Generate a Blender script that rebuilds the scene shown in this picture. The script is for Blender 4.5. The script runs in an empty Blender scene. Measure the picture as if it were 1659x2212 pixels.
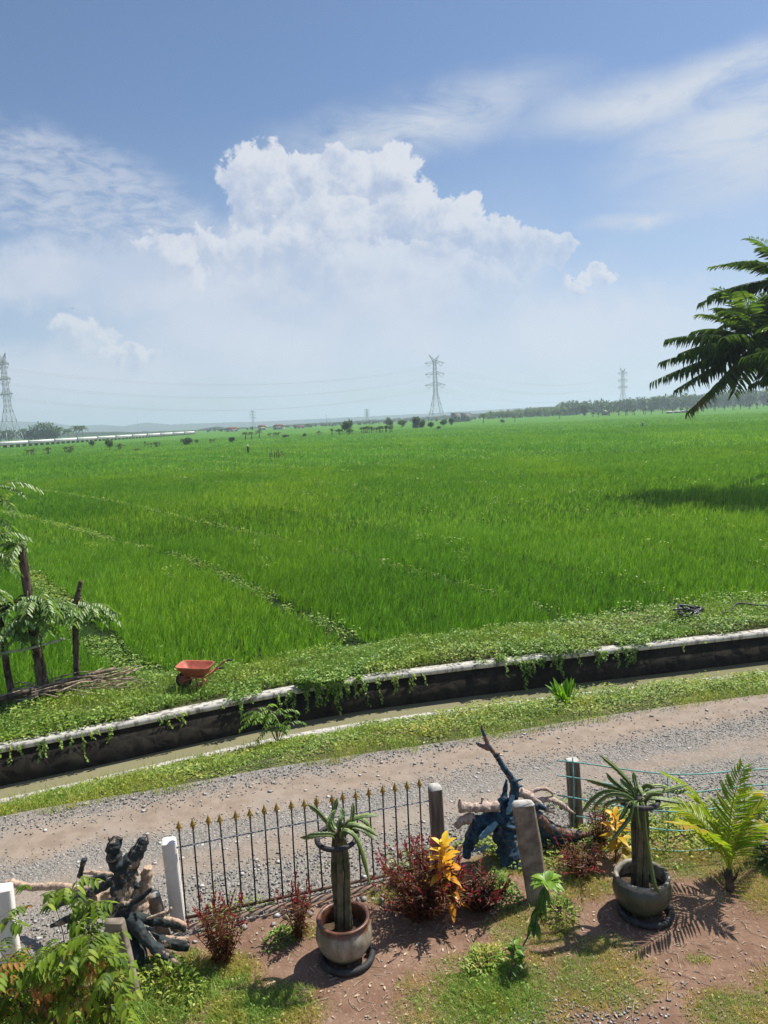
import bpy, math, random
import numpy as np
from mathutils import Vector
R = math.radians
random.seed(7); rng = np.random.default_rng(7)
U = rng.uniform
sc = bpy.context.scene
col = sc.collection

# ------------------------------------------------------------------ camera
F, CX, CY = 1620., 829.5, 1106.
PITCH, ROLL, CH = R(7.05), R(2.7), 5.5
_f = np.array([0, math.cos(PITCH), -math.sin(PITCH)]); _u = np.array([0, math.sin(PITCH), math.cos(PITCH)]); _x = np.array([1., 0, 0])
_r = _x*math.cos(ROLL)-_u*math.sin(ROLL); _u = _u*math.cos(ROLL)+_x*math.sin(ROLL)
CAM = np.array([0, 0, CH])
from mathutils import Matrix
cd = bpy.data.cameras.new('camera'); cam = bpy.data.objects.new('camera', cd); col.objects.link(cam)
cam.matrix_world = Matrix(((_r[0], _u[0], -_f[0], 0), (_r[1], _u[1], -_f[1], 0), (_r[2], _u[2], -_f[2], CH), (0, 0, 0, 1)))
cd.sensor_fit = 'VERTICAL'; cd.sensor_height = 36; cd.lens = 36*F/2212; cd.clip_start = .1; cd.clip_end = 30000
sc.camera = cam
def ray(u, v): return _f+_r*(u-CX)/F-_u*(v-CY)/F
def G(u, v, z=0.):                       # survey helper: the point of the level z seen at a spot of the photograph
    d = ray(u, v); return CAM+d*(z-CH)/d[2]
def P(u, v, Y):                          # same, on the upright plane at distance Y
    d = ray(u, v); return CAM+d*Y/d[1]

# ------------------------------------------------------------------ light, sky, exposure
SUN_AZ, SUN_EL = R(57), R(57)
sl = bpy.data.lights.new('sun', 'SUN'); sun = bpy.data.objects.new('sun', sl); col.objects.link(sun)
sl.energy = 5.0; sl.angle = R(.55); sl.color = (1, .945, .85)
sdir = Vector((math.sin(SUN_AZ)*math.cos(SUN_EL), math.cos(SUN_AZ)*math.cos(SUN_EL), math.sin(SUN_EL)))
sun.rotation_euler = sdir.to_track_quat('Z', 'Y').to_euler()
sc.view_settings.view_transform = 'Standard'; sc.view_settings.look = 'None'
sc.view_settings.exposure = .46; sc.view_settings.gamma = 1
sc.render.engine = 'CYCLES'
cy = sc.cycles
cy.use_denoising = True
cy.max_bounces = 6; cy.diffuse_bounces = 2; cy.glossy_bounces = 2; cy.transmission_bounces = 3; cy.transparent_max_bounces = 4; cy.volume_bounces = 1
try: cy.denoiser = 'OPENIMAGEDENOISE'; cy.denoising_prefilter = 'ACCURATE'
except Exception: pass
cy.sample_clamp_indirect = 6

wd = bpy.data.worlds.new('World'); sc.world = wd; wd.use_nodes = True
wt = wd.node_tree; wt.nodes.clear(); wn = wt.nodes.new; wl = wt.links.new
def WM(op, a, b=None, c=None, clamp=False):
    n = wn('ShaderNodeMath'); n.operation = op; n.use_clamp = clamp
    for i, q in enumerate((a, b, c)):
        if q is None: continue
        if isinstance(q, (int, float)): n.inputs[i].default_value = q
        else: wl(q, n.inputs[i])
    return n.outputs[0]
def WS(x, a, b):                          # smoothstep
    n = wn('ShaderNodeMapRange'); n.interpolation_type = 'SMOOTHSTEP'
    wl(x, n.inputs[0]); n.inputs[1].default_value = a; n.inputs[2].default_value = b
    return n.outputs[0]
def WMix(fac, a, b):
    n = wn('ShaderNodeMix'); n.data_type = 'RGBA'
    if isinstance(fac, float): n.inputs[0].default_value = fac
    else: wl(fac, n.inputs[0])
    for i, q in ((6, a), (7, b)):
        if isinstance(q, tuple): n.inputs[i].default_value = (*q, 1)
        else: wl(q, n.inputs[i])
    return n.outputs[2]
def WNoise(scale, detail, rough, vec, dist=0.):
    n = wn('ShaderNodeTexNoise'); n.inputs['Scale'].default_value = scale; n.inputs['Detail'].default_value = detail
    n.inputs['Roughness'].default_value = rough; n.inputs['Distortion'].default_value = dist; wl(vec, n.inputs['Vector']); return n
tc = wn('ShaderNodeTexCoord'); dirv = tc.outputs['Generated']
sep = wn('ShaderNodeSeparateXYZ'); wl(dirv, sep.inputs[0])
az = WM('MULTIPLY', WM('ARCTAN2', sep.outputs[0], sep.outputs[1]), 57.2958)
el = WM('MULTIPLY', WM('ARCSINE', sep.outputs[2]), 57.2958)
sky = wn('ShaderNodeTexSky'); sky.sky_type = 'NISHITA'; sky.sun_disc = False
sky.sun_elevation = SUN_EL; sky.sun_rotation = SUN_AZ; sky.air_density = 1.0; sky.dust_density = .6; sky.ozone_density = 2.0
big = WNoise(7, 5, .55, dirv); sb = wn('ShaderNodeSeparateColor'); wl(big.outputs['Color'], sb.inputs[0])
fine = WNoise(32, 8, .62, dirv, .3); sf = wn('ShaderNodeSeparateColor'); wl(fine.outputs['Color'], sf.inputs[0])
def warp(base, k, a1, a2): return WM('ADD', base, WM('ADD', WM('MULTIPLY', WM('SUBTRACT', sb.outputs[k], .5), a1), WM('MULTIPLY', WM('SUBTRACT', sf.outputs[k], .5), a2)))
wa, we = warp(az, 0, 4.6, 4.4), warp(el, 1, 4.6, 4.4)
def dir_of(u, v):
    d = ray(u, v); d = d/np.linalg.norm(d); return math.degrees(math.atan2(d[0], d[1])), math.degrees(math.asin(d[2]))
def lobe(u, v, ru, rv, xa, xe, tilt=0.):
    a, e = dir_of(u, v); k = 57.3/F*.95
    da, de = WM('SUBTRACT', xa, a), WM('SUBTRACT', xe, e)
    if tilt:
        c, s = math.cos(tilt), math.sin(tilt)
        da, de = WM('ADD', WM('MULTIPLY', da, c), WM('MULTIPLY', de, s)), WM('SUBTRACT', WM('MULTIPLY', de, c), WM('MULTIPLY', da, s))
    q = WM('ADD', WM('POWER', WM('ABSOLUTE', WM('DIVIDE', da, ru*k)), 2.), WM('POWER', WM('ABSOLUTE', WM('DIVIDE', de, rv*k)), 2.))
    return WM('SUBTRACT', 1., WM('SQRT', q)), WM('ADD', WM('MULTIPLY', da, .45/(ru*k)), WM('MULTIPLY', de, .85/(rv*k)))
def union(ls, shaded=False):              # joins the puffs; also carries how far each spot faces the sun
    o, sh = ls[0]
    for l, h in ls[1:]:
        if shaded: b = WS(WM('SUBTRACT', l, o), -.16, .16); sh = WM('ADD', WM('MULTIPLY', h, b), WM('MULTIPLY', sh, WM('SUBTRACT', 1., b)))
        o = WM('SMOOTH_MAX', o, l, .1)
    return (o, sh) if shaded else o
cum, cums = union([lobe(u, v, a, b, wa, we) for u, v, a, b in [
    (830, 620, 360, 120), (640, 560, 160, 110), (575, 430, 105, 95), (655, 390, 75, 65), (735, 385, 90, 80), (815, 400, 85, 85), (700, 480, 130, 90), (860, 470, 100, 90), (930, 500, 95, 75),
    (1010, 530, 85, 65), (1085, 540, 80, 62), (1150, 560, 62, 46), (1195, 550, 38, 30), (900, 580, 170, 90)]], True)
low, lows = union([lobe(u, v, a, b, wa, we) for u, v, a, b in [(330, 550, 70, 50), (385, 575, 75, 62), (455, 540, 52, 50), (180, 730, 66, 56), (235, 765, 60, 36), (295, 755, 52, 40), (1250, 628, 62, 26), (1300, 614, 36, 24)]], True)
# streaky high cloud: its own stretched noise
mp = wn('ShaderNodeMapping'); mp.inputs['Scale'].default_value = (5, 5, 16); mp.inputs['Rotation'].default_value = (0, R(9), 0); wl(dirv, mp.inputs[0])
st = WNoise(1.7, 9, .62, mp.outputs[0], .6).outputs[0]
mp2 = wn('ShaderNodeMapping'); mp2.inputs['Scale'].default_value = (20, 20, 52); wl(dirv, mp2.inputs[0])
rip = WNoise(1.5, 7, .6, mp2.outputs[0], .4).outputs[0]
ca, ce = warp(az, 0, 3.0, .8), warp(el, 1, 3.0, .8)
cir = union([lobe(900, 268, 430, 95, ca, ce, R(8)), lobe(1610, 290, 330, 170, ca, ce, R(6)), lobe(1370, 478, 135, 24, ca, ce, R(3)),
             lobe(1420, 215, 380, 80, ca, ce), lobe(1550, 170, 300, 60, ca, ce)])
alto = union([lobe(110, 395, 330, 125, ca, ce, R(-12)), lobe(240, 455, 330, 85, ca, ce, R(-14))])
soft = union([lobe(u, v, a, b, ca, we, tl) for u, v, a, b, tl in [(90, 585, 330, 75, 0), (330, 610, 300, 90, 0), (720, 700, 620, 190, 0), (1200, 720, 450, 110, 0), (230, 810, 380, 90, 0), (560, 600, 330, 120, 0)]])
white = (7.6, 7.9, 8.5); grey = (4.3, 5.2, 7.1); veilc = (5.9, 6.65, 8.3)
skyc = wn('ShaderNodeVectorMath'); skyc.operation = 'MULTIPLY'; wl(sky.outputs[0], skyc.inputs[0]); skyc.inputs[1].default_value = (.88, .985, 1.12)
c = skyc.outputs[0]
veil = WS(el, 22, 3)
c = WMix(WM('MULTIPLY', veil, WM('ADD', .34, WM('MULTIPLY', WS(big.outputs[0], .3, .7), .28))), c, veilc)
c = WMix(WM('MULTIPLY', WM('MULTIPLY', WS(cir, -.05, .9), WS(st, .18, .64)), .94), c, (6.6, 7.1, 7.9))
c = WMix(WM('MULTIPLY', WM('MULTIPLY', WS(alto, 0., .5), WS(rip, .28, .68)), .64), c, (6.6, 7.0, 7.9))
ofs = wn('ShaderNodeVectorMath'); ofs.operation = 'ADD'; wl(dirv, ofs.inputs[0]); ofs.inputs[1].default_value = (.012, 0, .02)
fine2 = WNoise(32, 8, .62, ofs.outputs[0], .3); big2 = WNoise(7, 5, .55, ofs.outputs[0])
emb = WM('ADD', WM('MULTIPLY', WM('SUBTRACT', fine.outputs[0], fine2.outputs[0]), 1.5), WM('MULTIPLY', WM('SUBTRACT', big.outputs[0], big2.outputs[0]), 1.6))
c = WMix(WM('MULTIPLY', WS(soft, -.25, .75), WM('ADD', .56, WM('MULTIPLY', WS(big.outputs[0], .35, .65), .30))), c, (6.9, 7.35, 8.4))
def shade(f, sh):
    s = WS(WM('ADD', WM('ADD', WM('MULTIPLY', sh, .55), emb), WM('SUBTRACT', .50, WM('MULTIPLY', f, .25))), -.25, .85)
    return WMix(s, grey, white)
base = dir_of(830, 660)[1]
c = WMix(WM('MULTIPLY', WM('MULTIPLY', WS(low, 0., .22), .82), WS(lows, -.75, .05)), c, shade(low, lows))
c = WMix(WM('MULTIPLY', WS(cum, 0., .14), WM('MULTIPLY', WS(el, base-3.5, base+7.5), .94)), c, shade(cum, cums))
# unseen broken cloud, added behind and above the view to neutralise ambient light
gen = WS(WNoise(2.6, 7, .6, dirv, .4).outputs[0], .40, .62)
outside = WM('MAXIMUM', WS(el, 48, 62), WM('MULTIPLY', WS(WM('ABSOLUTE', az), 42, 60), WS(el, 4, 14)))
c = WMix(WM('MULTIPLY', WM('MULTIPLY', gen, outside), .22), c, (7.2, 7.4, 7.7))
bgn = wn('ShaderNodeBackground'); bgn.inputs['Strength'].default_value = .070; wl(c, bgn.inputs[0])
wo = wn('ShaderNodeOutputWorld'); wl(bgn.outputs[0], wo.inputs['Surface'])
try: wd.cycles.sampling_method = 'MANUAL'; wd.cycles.sample_map_resolution = 512
except Exception: pass

# ------------------------------------------------------------------ helpers: meshes
def nz(a): return a/np.maximum(np.linalg.norm(a, axis=-1, keepdims=True), 1e-9)
A = np.array
class MB:
    def __init__(s): s.v = []; s.q = []; s.t = []; s.qr = []; s.tr = []; s.n = 0
    def add(s, v, q=None, t=None, r=.5):
        v = np.asarray(v, float).reshape(-1, 3)
        for f, L, LR in ((q, s.q, s.qr), (t, s.t, s.tr)):
            if f is None or len(f) == 0: continue
            f = np.asarray(f, int)+s.n; L.append(f); LR.append(np.broadcast_to(np.asarray(r, float), (len(f),)))
        s.v.append(v); s.n += len(v)
    def box(s, c, size, rz=0., rot=None, r=.5):
        x, y, z = A(size)/2.; b = A([[-x, -y, -z], [x, -y, -z], [x, y, -z], [-x, y, -z], [-x, -y, z], [x, -y, z], [x, y, z], [-x, y, z]])
        if rot is not None: b = b@np.asarray(rot).T
        elif rz: cs, sn = math.cos(rz), math.sin(rz); b = b@A([[cs, sn, 0], [-sn, cs, 0], [0, 0, 1]])
        s.add(b+A(c), [[0, 3, 2, 1], [4, 5, 6, 7], [0, 1, 5, 4], [1, 2, 6, 5], [2, 3, 7, 6], [3, 0, 4, 7]], r=r)
    def bar(s, a, b, w, h=None, r=.5):     # square bar between two points
        a, b = A(a, float), A(b, float); d = nz(b-a); up = A([0, 0, 1.]) if abs(d[2]) < .95 else A([0, 1., 0])
        x = nz(np.cross(d, up))*w/2; y = nz(np.cross(x, d))*(h or w)/2
        s.add([a-x-y, a+x-y, a+x+y, a-x+y, b-x-y, b+x-y, b+x+y, b-x+y], [[0, 3, 2, 1], [4, 5, 6, 7], [0, 1, 5, 4], [1, 2, 6, 5], [2, 3, 7, 6], [3, 0, 4, 7]], r=r)
    def tube(s, pts, rad, n=8, prof=None, caps=True, r=.5, rough=0., closed=False, twist=0.):
        p = np.asarray(pts, float); m = len(p); rad = np.broadcast_to(np.asarray(rad, float), (m,))
        d = np.gradient(p, axis=0)
        if closed: d = np.roll(p, -1, 0)-np.roll(p, 1, 0)
        d = nz(d); up = A([0, 0, 1.]) if abs(d[0][2]) < .9 else A([1., 0, 0])
        x = nz(np.cross(d[0], up)); V = []
        a = np.arange(n)*2*math.pi/n
        pr = np.ones(n) if prof is None else np.asarray(prof)
        for i in range(m):
            x = nz(x-d[i]*np.dot(x, d[i])); y = np.cross(d[i], x)
            k = rad[i]*pr*(1+rough*(rng.random(n)-.5)*2); aa = a+twist*i
            V.append(p[i]+np.outer(np.cos(aa)*k, x)+np.outer(np.sin(aa)*k, y))
        V = np.concatenate(V); i, j = np.meshgrid(np.arange(m if closed else m-1), np.arange(n), indexing='ij'); i = i.ravel(); j = j.ravel()
        i2 = (i+1) % m; j2 = (j+1) % n
        q = np.stack([i*n+j, i*n+j2, i2*n+j2, i2*n+j], 1); t = []
        if caps and not closed:
            k = len(V); V = np.vstack([V, p[0], p[-1]])
            for jj in range(n): t += [[k, (jj+1) % n, jj], [k+1, (m-1)*n+jj, (m-1)*n+(jj+1) % n]]
        if np.ndim(r) == 1 and len(r) == n: rq = np.asarray(r)[j]
        else: rq = r
        s.add(V, q, r=rq)
        if t:
            s.t.append(A(t)+s.n-len(V)); s.tr.append(np.full(len(t), float(np.mean(r))))
    def lathe(s, prof, c=(0, 0, 0), n=28, r=.5):
        prof = A(prof, float); m = len(prof); a = np.arange(n)*2*math.pi/n
        V = np.stack([np.outer(prof[:, 0], np.cos(a)), np.outer(prof[:, 0], np.sin(a)), np.repeat(prof[:, 1:2], n, 1)], -1).reshape(-1, 3)+A(c)
        i, j = np.meshgrid(np.arange(m-1), np.arange(n), indexing='ij'); i = i.ravel(); j = j.ravel(); j2 = (j+1) % n
        s.add(V, np.stack([i*n+j, i*n+j2, (i+1)*n+j2, (i+1)*n+j], 1), r=r)
    def leaves(s, b, d, up, L, W, droop=.15, fold=.12, r=None):
        b = np.asarray(b, float).reshape(-1, 3); n = len(b); d = nz(np.broadcast_to(d, (n, 3)).astype(float)); up = np.broadcast_to(up, (n, 3))
        sd = nz(np.cross(d, up)+1e-6); u = np.cross(sd, d); L = np.broadcast_to(L, (n,))[:, None]; W = np.broadcast_to(W, (n,))[:, None]; dr = np.broadcast_to(droop, (n,))[:, None]
        m1 = b+d*L*.33; m2 = b+d*L*.68-u*dr*L*.35; tp = b+d*L-u*dr*L; w1 = sd*W*.5; w2 = sd*W*.42; fu = u*W*fold
        V = np.stack([b, m1+w1+fu, m2+w2+fu, tp, m2-w2+fu, m1-w1+fu], 1).reshape(-1, 3)
        k = np.arange(n)[:, None]*6; q = np.concatenate([k+A([0, 1, 2, 3]), k+A([0, 3, 4, 5])], 1).reshape(-1, 4)
        rr = U(0, 1, n) if r is None else np.broadcast_to(r, (n,)); s.add(V, q, r=np.repeat(rr, 2))
    def blades(s, b, h, w, lean, yaw=None, segs=2, r=None):
        b = np.asarray(b, float).reshape(-1, 3); n = len(b); h = np.broadcast_to(h, (n,))[:, None]; w = np.broadcast_to(w, (n,))[:, None]
        yaw = U(0, math.pi, n) if yaw is None else yaw
        sd = np.stack([np.cos(yaw), np.sin(yaw), 0*yaw], 1); z = A([0, 0, 1.])
        S = [b-sd*w/2, b+sd*w/2]
        for k in range(1, segs+1):
            f = k/segs; p = b+z*h*(f-.18*f**3)+lean*h*f**1.8; ww = w*(1-.85*f**1.6)
            S += [p-sd*ww/2, p+sd*ww/2]
        V = np.stack(S, 1).reshape(-1, 3); st = 2*segs+2; k = np.arange(n)[:, None]*st
        q = np.concatenate([k+A([2*i, 2*i+1, 2*i+3, 2*i+2]) for i in range(segs)], 1).reshape(-1, 4)
        rr = U(0, 1, n) if r is None else r; s.add(V, q, r=np.repeat(rr, segs))
    def ribbon(s, pts, wid, up=(0, 0, 1.), fold=.18, r=.5):   # leaf blade with a midrib
        p = np.asarray(pts, float); m = len(p); d = nz(np.gradient(p, axis=0)); sd = nz(np.cross(d, np.broadcast_to(A(up, float), (m, 3)))+1e-6); u = np.cross(sd, d)
        w = np.broadcast_to(np.asarray(wid, float), (m,))[:, None]
        V = np.stack([p-sd*w/2+u*w*fold, p, p+sd*w/2+u*w*fold], 1).reshape(-1, 3); q = []
        for i in range(m-1): q += [[3*i, 3*i+1, 3*i+4, 3*i+3], [3*i+1, 3*i+2, 3*i+5, 3*i+4]]
        s.add(V, q, r=r)
    def build(s, name, m, parent=None, smooth=False):
        me = bpy.data.meshes.new(name); V = np.concatenate(s.v); n4 = sum(len(x) for x in s.q); n3 = sum(len(x) for x in s.t)
        q = np.concatenate(s.q) if s.q else np.zeros((0, 4), int); t = np.concatenate(s.t) if s.t else np.zeros((0, 3), int)
        me.vertices.add(len(V)); me.vertices.foreach_set('co', V.ravel().astype(np.float32))
        me.loops.add(n4*4+n3*3); me.loops.foreach_set('vertex_index', np.concatenate([q.ravel(), t.ravel()]).astype(np.int32))
        me.polygons.add(n4+n3); me.polygons.foreach_set('loop_start', np.concatenate([np.arange(n4)*4, n4*4+np.arange(n3)*3]).astype(np.int32))
        at = me.attributes.new('rnd', 'FLOAT', 'FACE'); at.data.foreach_set('value', np.concatenate([np.concatenate(s.qr) if s.qr else [], np.concatenate(s.tr) if s.tr else []]).astype(np.float32))
        if smooth: me.polygons.foreach_set('use_smooth', np.ones(n4+n3, bool))
        me.update(calc_edges=True); me.validate()
        me.materials.append(m); o = bpy.data.objects.new(name, me); col.objects.link(o)
        if parent is not None: o.parent = parent
        return o
def tag(o, label=None, cat=None, group=None, kind=None):
    for k, v in (('label', label), ('category', cat), ('group', group), ('kind', kind)):
        if v: o[k] = v
    return o
def thing(name, label, cat, loc=(0, 0, 0), rz=0., group=None):
    o = bpy.data.objects.new(name, None); col.objects.link(o); o.location = loc; o.rotation_euler = (0, 0, rz); o.empty_display_size = .2
    return tag(o, label, cat, group)
def dup(root, loc, rz=0., sca=1., label=None, group=None):
    r = root.copy(); col.objects.link(r); r.location = loc; r.rotation_euler = (0, 0, rz); r.scale = (sca,)*3 if np.isscalar(sca) else sca
    if label: r['label'] = label
    if group: r['group'] = group
    for ch in list(root.children):
        c2 = ch.copy(); col.objects.link(c2); c2.parent = r
        for g in ch.children:
            d2 = g.copy(); col.objects.link(d2); d2.parent = c2
    return r
def rv(n): return nz(rng.normal(size=(n, 3)))
def curve(pts, n=10):                    # Catmull-Rom through points
    p = np.asarray(pts, float); p = np.vstack([2*p[0]-p[1], p, 2*p[-1]-p[-2]]); o = []
    for i in range(1, len(p)-2):
        for t in np.linspace(0, 1, n, endpoint=False):
            a, b, c_, d = p[i-1:i+3]; o.append(.5*(2*b+(c_-a)*t+(2*a-5*b+4*c_-d)*t*t+(3*b-a-3*c_+d)*t**3))
    o.append(p[-2]); return A(o)

# ------------------------------------------------------------------ helpers: materials
def newmat(name):
    m = bpy.data.materials.new(name); m.use_nodes = True; t = m.node_tree; t.nodes.clear(); return m, t
def nd(t, typ, **kw):
    n = t.nodes.new(typ)
    for k, v in kw.items():
        if k in n.inputs: n.inputs[k].default_value = v
        else: setattr(n, k, v)
    return n
def ramp(t, fac, stops, interp='LINEAR'):
    n = t.nodes.new('ShaderNodeValToRGB'); e = n.color_ramp; e.interpolation = interp
    while len(e.elements) < len(stops): e.elements.new(.5)
    for x, (p, cc) in zip(e.elements, stops): x.position = p; x.color = (*cc, 1)
    t.links.new(fac, n.inputs[0]); return n.outputs[0]
def mixc(t, fac, a, b, mode='MIX'):
    n = t.nodes.new('ShaderNodeMix'); n.data_type = 'RGBA'; n.blend_type = mode
    if isinstance(fac, (int, float)): n.inputs[0].default_value = fac
    else: t.links.new(fac, n.inputs[0])
    for i, q in ((6, a), (7, b)):
        if isinstance(q, tuple): n.inputs[i].default_value = (*q, 1)
        else: t.links.new(q, n.inputs[i])
    return n.outputs[2]
def noise(t, scale, detail=4, rough=.55, vec=None, dist=0., stretch=None, space='Object'):
    if vec is None:
        if space == 'World': vec = t.nodes.new('ShaderNodeNewGeometry').outputs['Position']
        else: vec = t.nodes.new('ShaderNodeTexCoord').outputs['Object']
    if stretch:
        mp = t.nodes.new('ShaderNodeMapping'); mp.inputs['Scale'].default_value = stretch[:3]
        if len(stretch) > 3: mp.inputs['Rotation'].default_value = (0, 0, stretch[3])
        t.links.new(vec, mp.inputs[0]); vec = mp.outputs[0]
    n = nd(t, 'ShaderNodeTexNoise', Scale=scale, Detail=detail, Roughness=rough, Distortion=dist); t.links.new(vec, n.inputs['Vector']); return n.outputs[0]
def sstep(t, x, a, b):
    n = nd(t, 'ShaderNodeMapRange', interpolation_type='SMOOTHSTEP'); t.links.new(x, n.inputs[0]); n.inputs[1].default_value = a; n.inputs[2].default_value = b; return n.outputs[0]
def bsdf(t, colr, rough=.8, spec=.3, bump=None, bstr=.4, bdist=.01, metal=0.):
    p = nd(t, 'ShaderNodeBsdfPrincipled', Roughness=rough, Metallic=metal); p.inputs['Specular IOR Level'].default_value = spec
    if isinstance(colr, tuple): p.inputs['Base Color'].default_value = (*colr, 1)
    else: t.links.new(colr, p.inputs['Base Color'])
    if bump is not None:
        b = nd(t, 'ShaderNodeBump', Strength=bstr, Distance=bdist); t.links.new(bump, b.inputs['Height']); t.links.new(b.outputs[0], p.inputs['Normal'])
    return p
def out(t, s): o = t.nodes.new('ShaderNodeOutputMaterial'); t.links.new(s, o.inputs['Surface'])
def foliage(name, stops, trans=.4, rough=.45, wn_=None, spec=.35, tcol=(1.25, 1.35, .5)):
    m, t = newmat(name); a = nd(t, 'ShaderNodeAttribute', attribute_name='rnd')
    cc = ramp(t, a.outputs['Fac'], stops)
    if wn_:
        sc_, stretch, tint, lo, hi = wn_
        cc = mixc(t, sstep(t, noise(t, sc_, 4, .6, stretch=stretch, space='World'), lo, hi), cc, mixc(t, 1., cc, tint, 'MULTIPLY'))
    p = bsdf(t, cc, rough, spec)
    tr = nd(t, 'ShaderNodeBsdfTranslucent'); t.links.new(mixc(t, 1., cc, tcol, 'MULTIPLY'), tr.inputs['Color'])
    mx = nd(t, 'ShaderNodeMixShader'); mx.inputs[0].default_value = trans; t.links.new(p.outputs[0], mx.inputs[1]); t.links.new(tr.outputs[0], mx.inputs[2]); out(t, mx.outputs[0]); return m
def simple(name, c1, c2, scale=6, rough=.7, spec=.3, bstr=.3, bscale=None, metal=0., lo=.35, hi=.65, stretch=None, bdist=.01, det=5):
    m, t = newmat(name); n = noise(t, scale, det, .6, stretch=stretch)
    cc = mixc(t, sstep(t, n, lo, hi), c1, c2); b = noise(t, bscale or scale*5, 5, .6, stretch=stretch)
    out(t, bsdf(t, cc, rough, spec, b, bstr, bdist, metal).outputs[0]); return m

M = {}
M['rice'] = foliage('rice_leaf', [(0, (.065, .165, .016)), (.4, (.130, .295, .028)), (.75, (.20, .40, .042)), (1, (.33, .51, .085))], .45, .5, (.055, (1, .28, 1, R(34)), (1.45, 1.18, .9), .42, .68), .3)
M['vine'] = foliage('vine_leaf', [(0, (.045, .10, .018)), (.45, (.16, .29, .05)), (.8, (.28, .43, .09)), (1, (.40, .50, .16))], .35, .45, (.5, None, (1.25, 1.05, .8), .4, .65))
M['verge'] = foliage('verge_leaf', [(0, (.055, .12, .018)), (.45, (.19, .30, .045)), (.8, (.31, .42, .08)), (1, (.45, .46, .16))], .35, .5, (.6, None, (1.3, 1.05, .85), .4, .65))
M['lawn'] = foliage('lawn_blade', [(0, (.14, .26, .045)), (.5, (.27, .42, .08)), (.8, (.40, .48, .12)), (1, (.55, .47, .24))], .35, .5, (1.6, None, (1.5, 1.0, 1.1), .45, .6))
M['soil'] = simple('bank_soil', (.05, .06, .022), (.11, .11, .045), 3, .9, .1)
M['twig'] = simple('dead_twig', (.24, .18, .12), (.56, .46, .34), 9, .9, .1)
M['bark'] = simple('grey_brown_bark', (.035, .026, .02), (.16, .12, .09), 9, .9, .15, .8, 40, stretch=(1, 1, .35))
M['white'] = simple('white_limewash', (.80, .765, .70), (.66, .63, .57), 7, .8, .2, .35, 60, lo=.5, hi=.8)
M['concrete'] = simple('weathered_concrete', (.31, .26, .205), (.15, .12, .092), 5, .9, .15, .5, 70)
M['greywood'] = simple('grey_weathered_timber', (.12, .09, .066), (.26, .21, .165), 14, .85, .2, .5, 60, stretch=(1, 1, .12))
M['cactus_old'] = simple('old_woody_cactus_skin', (.055, .065, .03), (.15, .135, .085), 7, .75, .2, .5, 40)
M['post_top'] = simple('pale_post_top', (.55, .54, .50), (.36, .34, .30), 9, .85, .2)
M['iron'] = simple('black_painted_iron', (.012, .012, .013), (.03, .026, .024), 20, .5, .4)
M['gold'] = simple('gold_painted_iron', (.42, .27, .03), (.22, .13, .02), 25, .4, .5, .2, metal=.35)
M['wire'] = simple('grey_galvanised_wire', (.17, .19, .21), (.30, .32, .34), 40, .5, .5, metal=.4)
M['rebar'] = simple('teal_painted_rod', (.10, .29, .27), (.20, .42, .38), 12, .55, .4)
M['rust'] = simple('rusty_rail', (.10, .045, .025), (.04, .025, .018), 14, .8, .3)
M['rubber'] = simple('black_rubber', (.022, .022, .024), (.07, .07, .072), 14, .65, .4, .5, 90, lo=.45, hi=.8)
M['red'] = simple('faded_red_paint', (.47, .12, .07), (.31, .088, .058), 9, .6, .4, .15)
M['potsoil'] = simple('pot_soil', (.045, .032, .022), (.10, .07, .045), 14, .95, .1, .8)
M['dark_hose'] = simple('black_plastic', (.012, .012, .014), (.05, .05, .055), 20, .3, .6, .2)
M['steel'] = simple('galvanised_lattice_steel', (.36, .38, .40), (.30, .32, .34), .1, .6, .3, 0)
M['roof'] = simple('clay_roof_tiles', (.22, .105, .07), (.15, .075, .055), .5, .85, .2)
M['plaster'] = simple('pale_plaster', (.66, .63, .58), (.5, .48, .44), .4, .85, .2)
M['greyblock'] = simple('bare_concrete_block', (.30, .29, .28), (.20, .195, .19), .4, .9, .2)
M['glass'] = simple('dark_opening', (.03, .03, .035), (.05, .05, .055), 1, .3, .5)
M['whitewall'] = simple('white_concrete_panel', (.78, .78, .76), (.66, .66, .65), .15, .8, .2)
M['pier'] = simple('grey_pier', (.20, .20, .20), (.13, .13, .13), .3, .9, .2)
far = [(0, (.025, .055, .014)), (.5, (.045, .095, .022)), (1, (.09, .15, .035))]
M['far'] = foliage('tree_leaf', far, .25, .6)
M['far_pale'] = foliage('pale_tree_leaf', [(0, (.06, .10, .02)), (.5, (.10, .16, .035)), (1, (.16, .22, .06))], .3, .6)
M['banana'] = foliage('banana_leaf', [(0, (.05, .10, .025)), (.6, (.10, .17, .05)), (1, (.20, .25, .09))], .4, .45)
M['palm'] = foliage('palm_leaf', [(0, (.045, .09, .024)), (.55, (.11, .19, .045)), (.90, (.21, .29, .08)), (1, (.36, .22, .05))], .5, .3, spec=.6)
M['coco'] = foliage('seedling_leaf', [(0, (.10, .20, .02)), (.5, (.22, .34, .03)), (.85, (.42, .44, .05)), (1, (.50, .30, .06))], .42, .4)
M['gliri'] = foliage('feathery_leaf', [(0, (.08, .16, .045)), (.5, (.18, .30, .09)), (.97, (.28, .40, .15)), (1, (.55, .30, .03))], .35, .4, spec=.5)
M['shrub'] = foliage('copper_tipped_leaf', [(0, (.06, .12, .012)), (.45, (.19, .29, .024)), (.78, (.33, .41, .045)), (.84, (.42, .25, .06)), (1, (.50, .19, .07))], .45, .5, spec=.25)
M['sap'] = foliage('sapling_leaf', [(0, (.05, .12, .02)), (.5, (.14, .28, .03)), (1, (.26, .40, .05))], .4, .4)
M['broad'] = foliage('glossy_broad_leaf', [(0, (.09, .22, .02)), (.5, (.18, .36, .03)), (1, (.34, .46, .06))], .4, .35)
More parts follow.
